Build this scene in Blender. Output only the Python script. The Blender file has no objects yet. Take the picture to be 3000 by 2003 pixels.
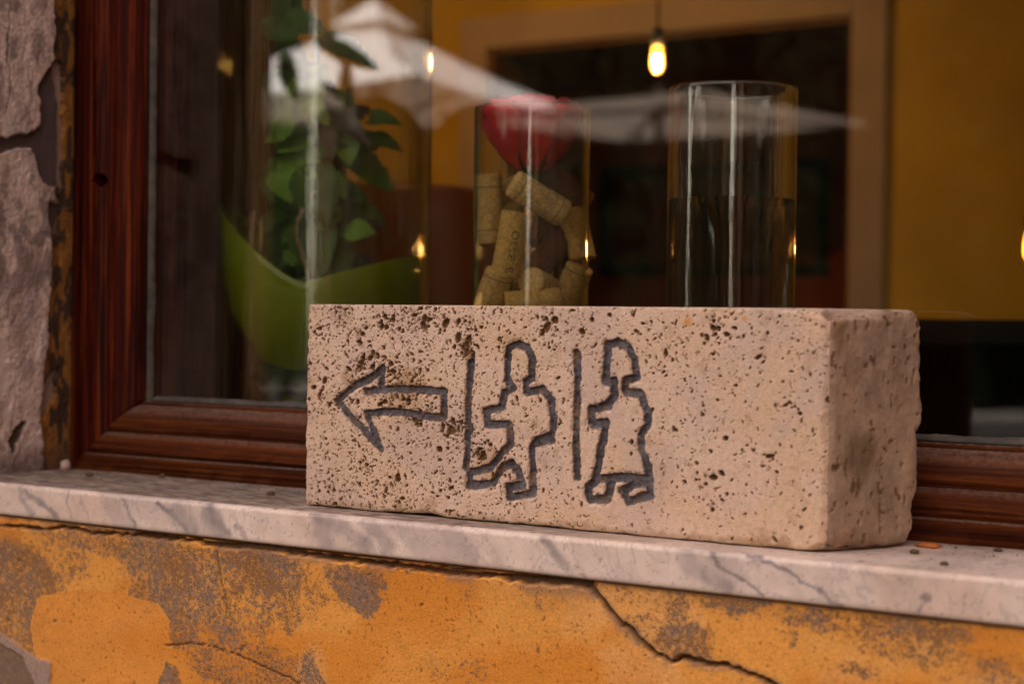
import bpy, bmesh, math, random
import numpy as np
from mathutils import Vector, Matrix, noise as mnoise

R = math.radians
rng = np.random.default_rng(7)
random.seed(7)
S = bpy.context.scene
C = S.collection

# ------------------------------------------------------------------ camera
F = 5000.0                      # focal length in pixels of the 3000 px wide photograph
EYE = Vector((0, 0, 1.047))
vd = Vector((-.5505, .8348, 0)); rd = Vector((.8348, .5505, 0)); ud = Vector((0, 0, 1))
pitch = math.atan(69.5 / F); roll = .013
fw = vd * math.cos(pitch) - ud * math.sin(pitch)
u0 = ud * math.cos(pitch) + vd * math.sin(pitch)
cr = rd * math.cos(roll) + u0 * math.sin(roll)
cu = u0 * math.cos(roll) - rd * math.sin(roll)
cam = bpy.data.cameras.new('camera'); co = bpy.data.objects.new('camera', cam); C.objects.link(co)
m = Matrix((cr, cu, -fw)).transposed().to_4x4(); m.translation = EYE; co.matrix_world = m
cam.sensor_width = 36; cam.lens = 36 * F / 3000
cam.clip_start = .05; cam.clip_end = 500
cam.dof.use_dof = True; cam.dof.focus_distance = 1.25; cam.dof.aperture_fstop = 5.4
S.camera = co

# ------------------------------------------------------------------ light
SUN_EL, SUN_AZ = R(52), R(-28)      # the sun stands behind the window's building
W = bpy.data.worlds.new('World'); S.world = W; W.use_nodes = True
nt = W.node_tree; bg = nt.nodes['Background']
sky = nt.nodes.new('ShaderNodeTexSky'); sky.sky_type = 'NISHITA'; sky.sun_disc = False
sky.sun_elevation = SUN_EL; sky.sun_rotation = -SUN_AZ
hs = nt.nodes.new('ShaderNodeHueSaturation'); hs.inputs['Saturation'].default_value = .25
mx = nt.nodes.new('ShaderNodeMix'); mx.data_type = 'RGBA'; mx.blend_type = 'MULTIPLY'
mx.inputs[0].default_value = 1; mx.inputs[7].default_value = (1, .80, .67, 1)
nt.links.new(sky.outputs[0], hs.inputs['Color']); nt.links.new(hs.outputs[0], mx.inputs[6])
nt.links.new(mx.outputs[2], bg.inputs[0]); bg.inputs[1].default_value = .15
sl = bpy.data.lights.new('sun', 'SUN'); sl.energy = 4.2; sl.angle = R(.5); sl.color = (1, .95, .9)
so = bpy.data.objects.new('sun', sl); C.objects.link(so)
sdir = Vector((math.sin(SUN_AZ) * math.cos(SUN_EL), math.cos(SUN_AZ) * math.cos(SUN_EL), math.sin(SUN_EL)))
so.rotation_euler = sdir.to_track_quat('Z', 'Y').to_euler()
so.location = (0, 0, 12)
S.view_settings.view_transform = 'Standard'; S.view_settings.look = 'None'
S.view_settings.gamma = 1; S.view_settings.exposure = 2.62
S.render.engine = 'CYCLES'
S.cycles.max_bounces = 12; S.cycles.transparent_max_bounces = 24
S.cycles.diffuse_bounces = 4; S.cycles.glossy_bounces = 5; S.cycles.transmission_bounces = 8
S.cycles.caustics_reflective = False; S.cycles.caustics_refractive = True
S.cycles.sample_clamp_indirect = 6
S.cycles.use_denoising = True

# ------------------------------------------------------------------ measuring helpers
def ray(px, py):
    return fw + cr * ((px - 1500) / F) + cu * ((1001.5 - py) / F)
def at_Y(px, py, Y):                 # the point of the plane y = Y seen in that direction
    d = ray(px, py); return EYE + d * ((Y - EYE.y) / d.y)
def at_X(px, py, X):
    d = ray(px, py); return EYE + d * ((X - EYE.x) / d.x)
def at_Z(px, py, Z):
    d = ray(px, py); return EYE + d * ((Z - EYE.z) / d.z)
def at_d(px, py, dist):
    return EYE + ray(px, py) * dist

# ------------------------------------------------------------------ object helpers
def tag(o, label=None, cat=None, group=None, kind=None):
    if label: o['label'] = label
    if cat: o['category'] = cat
    if group: o['group'] = group
    if kind: o['kind'] = kind
    return o
def empty(name, loc=(0, 0, 0)):
    o = bpy.data.objects.new(name, None); C.objects.link(o); o.location = loc
    o.empty_display_size = .05
    return o
def link(name, me, mat=None, parent=None, smooth=True):
    o = bpy.data.objects.new(name, me); C.objects.link(o)
    if mat: me.materials.append(mat)
    if smooth: me.shade_smooth()
    if parent:
        o.parent = parent
        bpy.context.view_layer.update()
        o.matrix_parent_inverse = parent.matrix_world.inverted()
    return o
def np_mesh(name, co, faces, attrs=None):
    me = bpy.data.meshes.new(name)
    co = np.asarray(co, np.float32).reshape(-1, 3); faces = np.asarray(faces, np.int32)
    n, k = faces.shape
    me.vertices.add(len(co)); me.vertices.foreach_set('co', co.ravel())
    me.loops.add(n * k); me.loops.foreach_set('vertex_index', faces.ravel())
    me.polygons.add(n); me.polygons.foreach_set('loop_start', np.arange(0, n * k, k, dtype=np.int32))
    me.update(calc_edges=True)
    for an, arr in (attrs or {}).items():
        arr = np.asarray(arr, np.float32)
        if arr.ndim == 2:
            a = me.attributes.new(an, 'FLOAT_COLOR', 'POINT')
            a.data.foreach_set('color', np.hstack([arr, np.ones((len(arr), 1), np.float32)]).ravel().astype(np.float32))
        else:
            a = me.attributes.new(an, 'FLOAT', 'POINT'); a.data.foreach_set('value', arr)
    me.validate()
    return me
def grid_faces(nu, nv, flip=False):
    i, j = np.meshgrid(np.arange(nu - 1), np.arange(nv - 1), indexing='ij')
    a = (i * nv + j).ravel(); f = np.stack([a, a + nv, a + nv + 1, a + 1], 1)
    return f[:, ::-1] if flip else f
def box_bm(bm, lo, hi, bevel=0):
    r = bmesh.ops.create_cube(bm, size=1)
    for v in r['verts']:
        v.co = Vector([(lo[k] + hi[k]) / 2 + v.co[k] * (hi[k] - lo[k]) for k in range(3)])
    if bevel:
        es = list({e for v in r['verts'] for e in v.link_edges})
        bmesh.ops.bevel(bm, geom=es, offset=bevel, segments=2, profile=.5, affect='EDGES')
def box(name, lo, hi, mat, parent=None, bevel=0):
    bm = bmesh.new(); box_bm(bm, lo, hi, bevel)
    me = bpy.data.meshes.new(name); bm.to_mesh(me); bm.free()
    return link(name, me, mat, parent, smooth=False)
def lathe(name, prof, mat, parent=None, seg=96, loc=(0, 0, 0), wob=None):
    prof = np.array(prof, float); n = len(prof)
    a = np.linspace(0, 2 * np.pi, seg, endpoint=False)
    r = prof[:, 0][:, None] * np.ones(seg); z = prof[:, 1][:, None] * np.ones(seg)
    if wob is not None: r, z = wob(a, r, z)
    co = np.stack([r * np.cos(a), r * np.sin(a), z], -1) + np.array(loc)
    i, j = np.meshgrid(np.arange(n - 1), np.arange(seg), indexing='ij')
    j2 = (j + 1) % seg
    f = np.stack([i * seg + j, i * seg + j2, (i + 1) * seg + j2, (i + 1) * seg + j], -1).reshape(-1, 4)
    return link(name, np_mesh(name, co, f), mat, parent)
def tube(name, pts, rad, mat, parent=None, seg=8, rads=None):
    pts = [Vector(p) for p in pts]; n = len(pts); co = []
    for i, p in enumerate(pts):
        t = (pts[min(i + 1, n - 1)] - pts[max(i - 1, 0)]).normalized()
        x = t.cross(Vector((.31, .95, .11))).normalized(); y = t.cross(x)
        r = rads[i] if rads else rad
        for k in range(seg):
            a = 2 * math.pi * k / seg
            co.append(p + x * math.cos(a) * r + y * math.sin(a) * r)
    f = [(i * seg + k, i * seg + (k + 1) % seg, (i + 1) * seg + (k + 1) % seg, (i + 1) * seg + k) for i in range(n - 1) for k in range(seg)]
    f += [tuple(range(seg - 1, -1, -1)), tuple(range((n - 1) * seg, n * seg))]
    me = bpy.data.meshes.new(name); me.from_pydata([tuple(c) for c in co], [], f); me.update()
    return link(name, me, mat, parent)
def spline(pts, n=6):                 # Catmull-Rom through points
    P = [Vector(p) for p in pts]; P = [P[0]] + P + [P[-1]]; out = []
    for i in range(1, len(P) - 2):
        for k in range(n):
            t = k / n; a, b, c, d = P[i - 1:i + 3]
            out.append(.5 * ((2 * b) + (c - a) * t + (2 * a - 5 * b + 4 * c - d) * t * t + (3 * b - a - 3 * c + d) * t ** 3))
    return out + [P[-2]]

# value noise on numpy arrays
def vnoise(x, y, seed=0):
    xi = np.floor(x).astype(np.int64); yi = np.floor(y).astype(np.int64)
    xf = x - xi; yf = y - yi; xf = xf * xf * (3 - 2 * xf); yf = yf * yf * (3 - 2 * yf)
    def h(a, b):
        n = (a * 374761393 + b * 668265263 + seed * 1442695041) & 0x7fffffff
        n = ((n ^ (n >> 13)) * 1274126177) & 0x7fffffff
        return ((n ^ (n >> 16)) & 0xffff) / 65535.
    return (h(xi, yi) * (1 - xf) + h(xi + 1, yi) * xf) * (1 - yf) + (h(xi, yi + 1) * (1 - xf) + h(xi + 1, yi + 1) * xf) * yf
def fbm(x, y, seed=0, o=4, g=.5):
    t = 0; a = 1; s = 0
    for k in range(o):
        t = t + a * vnoise(x * 2 ** k, y * 2 ** k, seed + k * 17); s += a; a *= g
    return t / s
def sstep(a, b, x):
    t = np.clip((x - a) / (b - a), 0, 1); return t * t * (3 - 2 * t)
def mixc(base, col, m):
    return base * (1 - m[..., None]) + np.array(col) * m[..., None]
def seg_dist(U, V, pts, closed=False):
    d = np.full(U.shape, 1e9); P = list(pts) + ([pts[0]] if closed else [])
    for (ax, ay), (bx, by) in zip(P[:-1], P[1:]):
        dx, dy = bx - ax, by - ay; L = dx * dx + dy * dy + 1e-12
        t = np.clip(((U - ax) * dx + (V - ay) * dy) / L, 0, 1)
        d = np.minimum(d, np.hypot(U - ax - t * dx, V - ay - t * dy))
    return d
def in_poly(U, V, pts):
    ins = np.zeros(U.shape, bool); n = len(pts)
    for k in range(n):
        x1, y1 = pts[k]; x2, y2 = pts[(k + 1) % n]
        c = ((y1 > V) != (y2 > V)) & (U < (x2 - x1) * (V - y1) / (y2 - y1 + 1e-12) + x1)
        ins ^= c
    return ins

# ------------------------------------------------------------------ materials
class NT:
    def __init__(s, name):
        s.m = bpy.data.materials.new(name); s.m.use_nodes = True; s.t = s.m.node_tree
        s.t.nodes.clear(); s.out = s.t.nodes.new('ShaderNodeOutputMaterial')
        s.tc = s.t.nodes.new('ShaderNodeTexCoord').outputs['Object']
    def n(s, typ, ins=None, **kw):
        x = s.t.nodes.new('ShaderNode' + typ)
        for k, v in kw.items(): setattr(x, k, v)
        for k, v in (ins or {}).items():
            if isinstance(v, bpy.types.NodeSocket): s.t.links.new(v, x.inputs[k])
            else: x.inputs[k].default_value = v
        return x
    def mapv(s, scale, loc=(0, 0, 0), rot=(0, 0, 0)):
        return s.n('Mapping', {'Vector': s.tc, 'Scale': scale, 'Location': loc, 'Rotation': rot}).outputs[0]
    def noise(s, vec=None, scale=5., detail=4., rough=.55, dist=0.):
        return s.n('TexNoise', {'Vector': vec or s.tc, 'Scale': scale, 'Detail': detail, 'Roughness': rough, 'Distortion': dist}).outputs[0]
    def ramp(s, fac, stops, interp='LINEAR'):
        x = s.n('ValToRGB', {'Fac': fac}); cr = x.color_ramp; cr.interpolation = interp
        while len(cr.elements) < len(stops): cr.elements.new(.5)
        for e, (p, c) in zip(cr.elements, stops):
            e.position = p; e.color = (c, c, c, 1) if isinstance(c, (int, float)) else (*c, 1)
        return x.outputs[0]
    def mix(s, fac, a, b, mode='MIX'):
        x = s.n('Mix', data_type='RGBA', blend_type=mode)
        for i, v in ((0, fac), (6, a), (7, b)):
            if isinstance(v, bpy.types.NodeSocket): s.t.links.new(v, x.inputs[i])
            else: x.inputs[i].default_value = v if i == 0 else (*v, 1)
        return x.outputs[2]
    def math(s, op, a, b=0.):
        x = s.n('Math', operation=op)
        for i, v in ((0, a), (1, b)):
            if isinstance(v, bpy.types.NodeSocket): s.t.links.new(v, x.inputs[i])
            else: x.inputs[i].default_value = v
        return x.outputs[0]
    def bump(s, h, strength, dist, normal=None):
        i = {'Height': h, 'Strength': strength, 'Distance': dist}
        if normal: i['Normal'] = normal
        return s.n('Bump', i).outputs[0]
    def attr(s, name, out='Color'):
        return s.n('Attribute', attribute_name=name).outputs[out]
    def bsdf(s, col, rough=.8, normal=None, **kw):
        i = {'Base Color': col if isinstance(col, bpy.types.NodeSocket) else (*col, 1), 'Roughness': rough}
        if normal: i['Normal'] = normal
        i.update(kw); b = s.n('BsdfPrincipled', i)
        s.t.links.new(b.outputs[0], s.out.inputs[0]); return s.m
    def surf(s, sh):
        s.t.links.new(sh, s.out.inputs[0]); return s.m

def plain(name, col, rough=.7, var=.25, scale=20, bump=.2, dist=.001, **kw):
    t = NT(name); nz = t.noise(scale=scale, detail=5)
    c = t.mix(t.ramp(nz, [(.3, 0.), (.7, 1.)]), tuple(x * (1 - var) for x in col), tuple(min(1, x * (1 + var)) for x in col))
    return t.bsdf(c, rough, t.bump(t.noise(scale=scale * 8, detail=4), bump, dist), **kw)

def mat_travertine():
    t = NT('travertine'); c = t.attr('albedo')
    fine = t.noise(scale=900, detail=3, rough=.6)
    c = t.mix(t.ramp(fine, [(.30, 1.), (.40, 0.)]), c, (.26, .16, .09))
    c = t.mix(.5, c, t.mix(1., c, t.ramp(t.noise(scale=260, detail=4), [(.3, .72), (.7, 1.12)]), 'MULTIPLY'))
    por = t.ramp(t.noise(scale=700, detail=2), [(.36, 0.), (.46, 1.)])
    tool = t.noise(t.mapv((900, 900, 40)), 1., 2.)
    nb = t.bump(por, .5, .0006); nb = t.bump(tool, .25, .0004, nb); nb = t.bump(t.noise(scale=180, detail=5), .35, .0012, nb)
    return t.bsdf(c, .82, nb, **{'Specular IOR Level': .25})
def mat_groove():
    t = NT('carving_paint'); c = t.attr('albedo')
    c = t.mix(t.ramp(t.noise(scale=500, detail=4), [(.25, 1.), (.45, 0.)]), c, (.045, .035, .035))
    return t.bsdf(c, .62, t.bump(t.noise(scale=600, detail=4), .5, .0006))
def mat_plaster(name, sc=1.):
    t = NT(name); c = t.attr('albedo')
    c = t.mix(.8, c, t.mix(1., c, t.ramp(t.noise(scale=420 * sc, detail=5, rough=.7), [(.25, .68), (.75, 1.22)]), 'MULTIPLY'))
    nb = t.bump(t.noise(scale=500 * sc, detail=4, rough=.7), .55, .0009)
    nb = t.bump(t.noise(scale=90 * sc, detail=5), .4, .002, nb)
    return t.bsdf(c, .88, nb, **{'Specular IOR Level': .2})
def mat_ochre():
    t = NT('ochre_plaster'); c = t.attr('albedo'); dn = t.attr('dens', 'Fac'); cv = t.attr('cover', 'Fac')
    a = t.noise(scale=260, detail=6, rough=.72); b = t.noise(scale=760, detail=3, rough=.6)
    n_ = t.math('ADD', t.math('MULTIPLY', a, .6), t.math('MULTIPLY', b, .4))
    sp = t.ramp(t.math('ADD', n_, t.math('MULTIPLY', t.math('SUBTRACT', dn, .58), .42)), [(.465, 0.), (.555, 1.)])
    sp = t.math('MULTIPLY', sp, cv)
    wc = t.mix(t.ramp(t.noise(scale=420, detail=5, rough=.7), [(.35, 0.), (.65, 1.)]), (.15, .095, .065), (.34, .22, .15))
    wc = t.mix(t.ramp(t.noise(scale=40, detail=4), [(.45, 0.), (.6, .6)]), wc, (.30, .13, .03))
    c2 = t.mix(.85, c, t.mix(1., c, t.ramp(t.noise(scale=520, detail=5, rough=.7), [(.25, .66), (.75, 1.22)]), 'MULTIPLY'))
    c2 = t.mix(t.math('MULTIPLY', t.ramp(t.noise(scale=340, detail=3), [(.60, 0.), (.68, .8)]), cv), c2, (.34, .12, .02))
    c3 = t.mix(sp, c2, wc)
    nb = t.bump(sp, .6, -.0007); nb = t.bump(t.noise(scale=560, detail=4, rough=.7), .5, .0009, nb); nb = t.bump(t.noise(scale=70, detail=5), .4, .0025, nb)
    return t.bsdf(c3, .88, nb, **{'Specular IOR Level': .2})
def mat_marble():
    t = NT('marble'); c = t.attr('albedo')
    c = t.mix(1., c, t.ramp(t.noise(scale=60, detail=6), [(.3, .86), (.7, 1.06)]), 'MULTIPLY')
    vn = t.noise(t.mapv((16, 16, 10), rot=(0, .7, 0)), 1., 6., .62, 1.4)
    c = t.mix(t.ramp(vn, [(.485, 0.), (.499, .3), (.503, .3), (.52, 0.)]), c, (.26, .22, .22))
    c = t.mix(t.math('MULTIPLY', t.ramp(t.noise(scale=520, detail=4), [(.60, 0.), (.70, .6)]), .8), c, (.30, .21, .15))
    r = t.attr('rough', 'Fac')
    return t.bsdf(c, r, t.bump(t.noise(scale=220, detail=5), .2, .0006), **{'Subsurface Weight': 0.})
def mat_wood(name, axis, dark, mid, hi, rough=.28, k=1., dust=0.):
    t = NT(name); st = [260, 260, 260]; st[axis] = 5; st2 = [120, 120, 120]; st2[axis] = 1.6; st3 = [900, 900, 900]; st3[axis] = 30
    g1 = t.noise(t.mapv(st), 1., 4., .6, .3); g2 = t.noise(t.mapv(st2), 1., 5., .6, .8); g3 = t.noise(t.mapv(st3), 1., 3.)
    c = t.mix(t.ramp(g2, [(.38, 0.), (.62, 1.)]), dark, mid)
    c = t.mix(t.ramp(g1, [(.5, 0.), (.72, .8)]), c, hi)
    c = t.mix(t.ramp(g3, [(.55, 0.), (.72, .5)]), c, tuple(x * .35 for x in dark))
    c = t.mix(t.ramp(t.noise(scale=38, detail=6), [(.55, 0.), (.75, .35)]), c, tuple(x * .6 for x in mid))
    c = t.mix(t.math('MULTIPLY', t.ramp(t.noise(t.mapv([x * 3 for x in st3]), 1., 2.), [(.60, 0.), (.68, 1.)]), .5), c, (.006, .002, .001))
    if dust:
        nz_ = t.n('SeparateXYZ', {0: t.n('NewGeometry').outputs['Normal']}).outputs[2]
        f_ = t.math('MULTIPLY', t.ramp(nz_, [(.45, 0.), (.95, 1.)]), t.ramp(t.noise(scale=240, detail=5, rough=.7), [(.35, .1), (.6, dust)]))
        c = t.mix(f_, c, (.20, .14, .11))
    h = t.math('ADD', t.math('MULTIPLY', g1, .6), t.math('MULTIPLY', g2, .8))
    nb = t.bump(h, .7, .0022 * k); nb = t.bump(g3, .35, .0006, nb)
    rr = t.ramp(t.noise(t.mapv(st2), 1., 4.), [(.3, rough * .8), (.7, min(1, rough * 2))])
    return t.bsdf(c, rr, nb, **{'Specular IOR Level': .1})
def mat_glass(name, tint=(.96, .97, .95), edge=(.8, .82, .78), streak=0., ior=1.5, streak_haze=0., streak_haze_col=(.5, .45, .38)):
    t = NT(name)
    lw = t.n('LayerWeight', {'Blend': .35}).outputs['Facing']
    tc = t.mix(t.ramp(lw, [(.62, 0.), (.99, 1.)]), tint, edge)
    tr = t.n('BsdfTransparent', {'Color': tc}).outputs[0]
    nb = t.bump(t.noise(t.mapv((110, 110, 2)), 1., 3.), streak, .002) if streak else None
    gi = {'Color': (1, 1, 1, 1), 'Roughness': .015}
    bf = t.n('NewGeometry').outputs['Backfacing']
    fi = {'IOR': t.math('ADD', t.math('MULTIPLY', bf, 1 / ior - ior), ior)}
    if nb: gi['Normal'] = nb
    gl = t.n('BsdfAnisotropic', gi).outputs[0]
    fr = t.n('Fresnel', fi).outputs[0]
    sh = t.n('MixShader', {0: fr, 1: tr, 2: gl}).outputs[0]
    if streak_haze:  # streaky pale layer imitating refracted light
        m_ = t.math('MULTIPLY', t.ramp(t.noise(t.mapv((150, 150, 5)), 1., 5., .65), [(.5, 0.), (.78, 1.)]), streak_haze)
        df = t.n('BsdfTranslucent', {'Color': (*streak_haze_col, 1)}).outputs[0]
        d2 = t.n('BsdfDiffuse', {'Color': (*streak_haze_col, 1)}).outputs[0]
        dd = t.n('AddShader', {0: df, 1: d2}).outputs[0]
        sh = t.n('MixShader', {0: m_, 1: sh, 2: dd}).outputs[0]
    return t.surf(sh)
def mat_realglass(name, col, streak, streak_haze=0., streak_haze_col=(.5, .45, .38)):
    t = NT(name)
    nb = t.bump(t.noise(t.mapv((150, 150, 7)), 1., 3., .6, .4), streak, .001)
    sh = t.n('BsdfGlass', {'Color': (*col, 1), 'Roughness': 0., 'IOR': 1.48, 'Normal': nb}).outputs[0]
    if streak_haze:  # pale streaks mixed in, standing in for light refracted by the glass
        m_ = t.math('MULTIPLY', t.ramp(t.noise(t.mapv((150, 150, 5)), 1., 5., .65), [(.5, 0.), (.78, 1.)]), streak_haze)
        df = t.n('BsdfTranslucent', {'Color': (*streak_haze_col, 1)}).outputs[0]; d2 = t.n('BsdfDiffuse', {'Color': (*streak_haze_col, 1)}).outputs[0]
        sh = t.n('MixShader', {0: m_, 1: sh, 2: t.n('AddShader', {0: df, 1: d2}).outputs[0]}).outputs[0]
    return t.surf(sh)
def mat_emit(name, col, strength):
    t = NT(name); return t.surf(t.n('Emission', {'Color': (*col, 1), 'Strength': strength}).outputs[0])

M_STONE = mat_travertine(); M_GROOVE = mat_groove()
M_OCHRE = mat_ochre(); M_GREY = mat_plaster('grey_plaster', .8)
M_MARBLE = mat_marble()
M_STILE = mat_wood('red_wood', 2, (.014, .0016, .001), (.062, .0055, .0016), (.24, .042, .006), .42)
M_RAIL = mat_wood('brown_wood', 0, (.030, .006, .002), (.105, .024, .0045), (.17, .048, .008), .48, 1., .8)
M_PUTTY = plain('putty', (.060, .050, .042), .7, .5, 90)
M_DARKWOOD = mat_wood('dark_wood', 2, (.006, .003, .002), (.016, .008, .005), (.03, .015, .008), .6)
M_DARKWOOD2 = mat_wood('umber_wood', 2, (.05, .026, .018), (.08, .042, .027), (.10, .05, .028), .7)
M_PANE = mat_glass('window_glass', (.97, .98, .97), (.9, .92, .9))
M_VASE = mat_realglass('vase_glass', (.96, .975, .96), .16, .03)
M_VASE2 = mat_realglass('big_vase_glass', (.96, .975, .95), .30, .09, (.55, .48, .34))

# ------------------------------------------------------------------ STRUCTURE: street
SILL = .9
def sheet(name, x0, x1, y0, y1, z, mat, kind='structure'):
    me = bpy.data.meshes.new(name); me.from_pydata([(x0, y0, z), (x1, y0, z), (x1, y1, z), (x0, y1, z)], [], [(0, 1, 2, 3)])
    o = link(name, me, mat, smooth=False); o['kind'] = kind; return o
def mat_paving():
    t = NT('paving'); br = t.n('TexBrick', {'Vector': t.tc, 'Scale': 2.2, 'Color1': (.13, .11, .095, 1), 'Color2': (.10, .085, .07, 1), 'Mortar': (.12, .1, .08, 1), 'Mortar Size': .012})
    c = t.mix(1., br.outputs[0], t.ramp(t.noise(scale=6, detail=6), [(.3, .7), (.7, 1.1)]), 'MULTIPLY')
    return t.bsdf(c, .85, t.bump(br.outputs[1], .5, -.01))
sheet('ground', -150, 150, -150, 150, 0, mat_paving())

# the window's building: outer shell (facade plane y = .985, window opening)
FY = .985; OX0, OX1 = -1.235, .12; OZ1 = 2.15; IX = -1.205
WALLBACK = 1.40
M_FAC = plain('ochre_render', (.5, .22, .045), .9, .3, 8, .4, .004)
M_IWALL = plain('yellow_interior_paint', (.46, .31, .025), .8, .22, 2.2, .1, .001)
bld = empty('building_wall', (-.6, FY, 0)); tag(bld, 'weathered building wall round the window, ochre plaster below and peeling grey plaster at left', 'wall')
bm = bmesh.new()
box_bm(bm, (-14, FY + .03, -.3), (OX0 - .03, WALLBACK, 8)); box_bm(bm, (OX1 + .03, FY, -.3), (9, WALLBACK, 8))
box_bm(bm, (OX0 - .03, FY, OZ1), (OX1 + .03, WALLBACK, 8)); box_bm(bm, (OX0 - .03, FY + .02, -.3), (OX1 + .03, WALLBACK, SILL - .045))
box_bm(bm, (-14, 8.5, -.3), (9, 8.7, 8)); box_bm(bm, (-14, WALLBACK, -.3), (-13.8, 8.5, 8)); box_bm(bm, (8.8, WALLBACK, -.3), (9, 8.5, 8))
box_bm(bm, (-14, WALLBACK, 7.8), (9, 8.5, 8))
me = bpy.data.meshes.new('facade'); bm.to_mesh(me); bm.free(); link('facade', me, M_FAC, bld, False)

# interior shell
M_CASE = plain('beige_casing_paint', (.34, .27, .22), .6, .12, 6, .1, .001)
M_DARKRED = plain('dark_red_paint', (.55, .085, .03), .7, .2, 3, .1, .001)
YB = 3.775; YB2 = YB + .15; FL = -.35; CE = 2.55
def st(o): o['kind'] = 'structure'; return o
iw = empty('interior_wall', (-2.0, YB, FL)); st(iw)
DX0, DX1, DZ = -2.571, -1.541, 1.762
box('wall_panel', (-6, YB, FL), (DX0, YB2, CE), M_IWALL, iw); box('wall_panel', (DX1, YB, FL), (2.5, YB2, CE), M_IWALL, iw)
box('wall_panel', (DX0, YB, DZ), (DX1, YB2, CE), M_IWALL, iw)
M_JAMB = plain('brown_jamb_paint', (.16, .075, .03), .6, .15, 6, .1, .001)
box('casing_left', (DX0 - .085, YB - .02, FL), (DX0, YB - .001, DZ + .085), M_CASE, iw, .003)
box('casing_right', (DX1, YB - .02, FL), (DX1 + .085, YB - .001, DZ + .085), M_CASE, iw, .003)
box('casing_head', (DX0, YB - .021, DZ), (DX1, YB - .001, DZ + .085), M_CASE, iw, .003)
box('door_jamb', (DX0, YB - .001, FL), (DX0 + .012, YB2, DZ - .012), M_JAMB, iw); box('door_jamb', (DX1 - .012, YB - .001, FL), (DX1, YB2, DZ - .012), M_JAMB, iw)
box('door_head', (DX0, YB - .001, DZ - .012), (DX1, YB2, DZ), M_JAMB, iw)
st(box('floor', (-6, WALLBACK, FL - .1), (2.5, 8.4, FL), plain('brown_floor_tiles', (.12, .05, .025), .5)))
st(box('ceiling', (-6, WALLBACK, CE), (2.5, 8.4, CE + .1), plain('ceiling_paint', (.5, .36, .2), .9)))
st(box('side_wall', (-6.1, WALLBACK, FL), (-6, 8.4, CE), M_IWALL)); st(box('side_wall', (2.5, WALLBACK, FL), (2.6, 8.4, CE), M_IWALL))
YR = 6.0
st(box('back_room_wall', (-6, YR, FL), (2.5, YR + .1, CE), M_DARKRED))
st(box('beam', (-6, 4.9, 2.02), (2.5, 5.12, 2.22), M_JAMB, None, .01))

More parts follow.
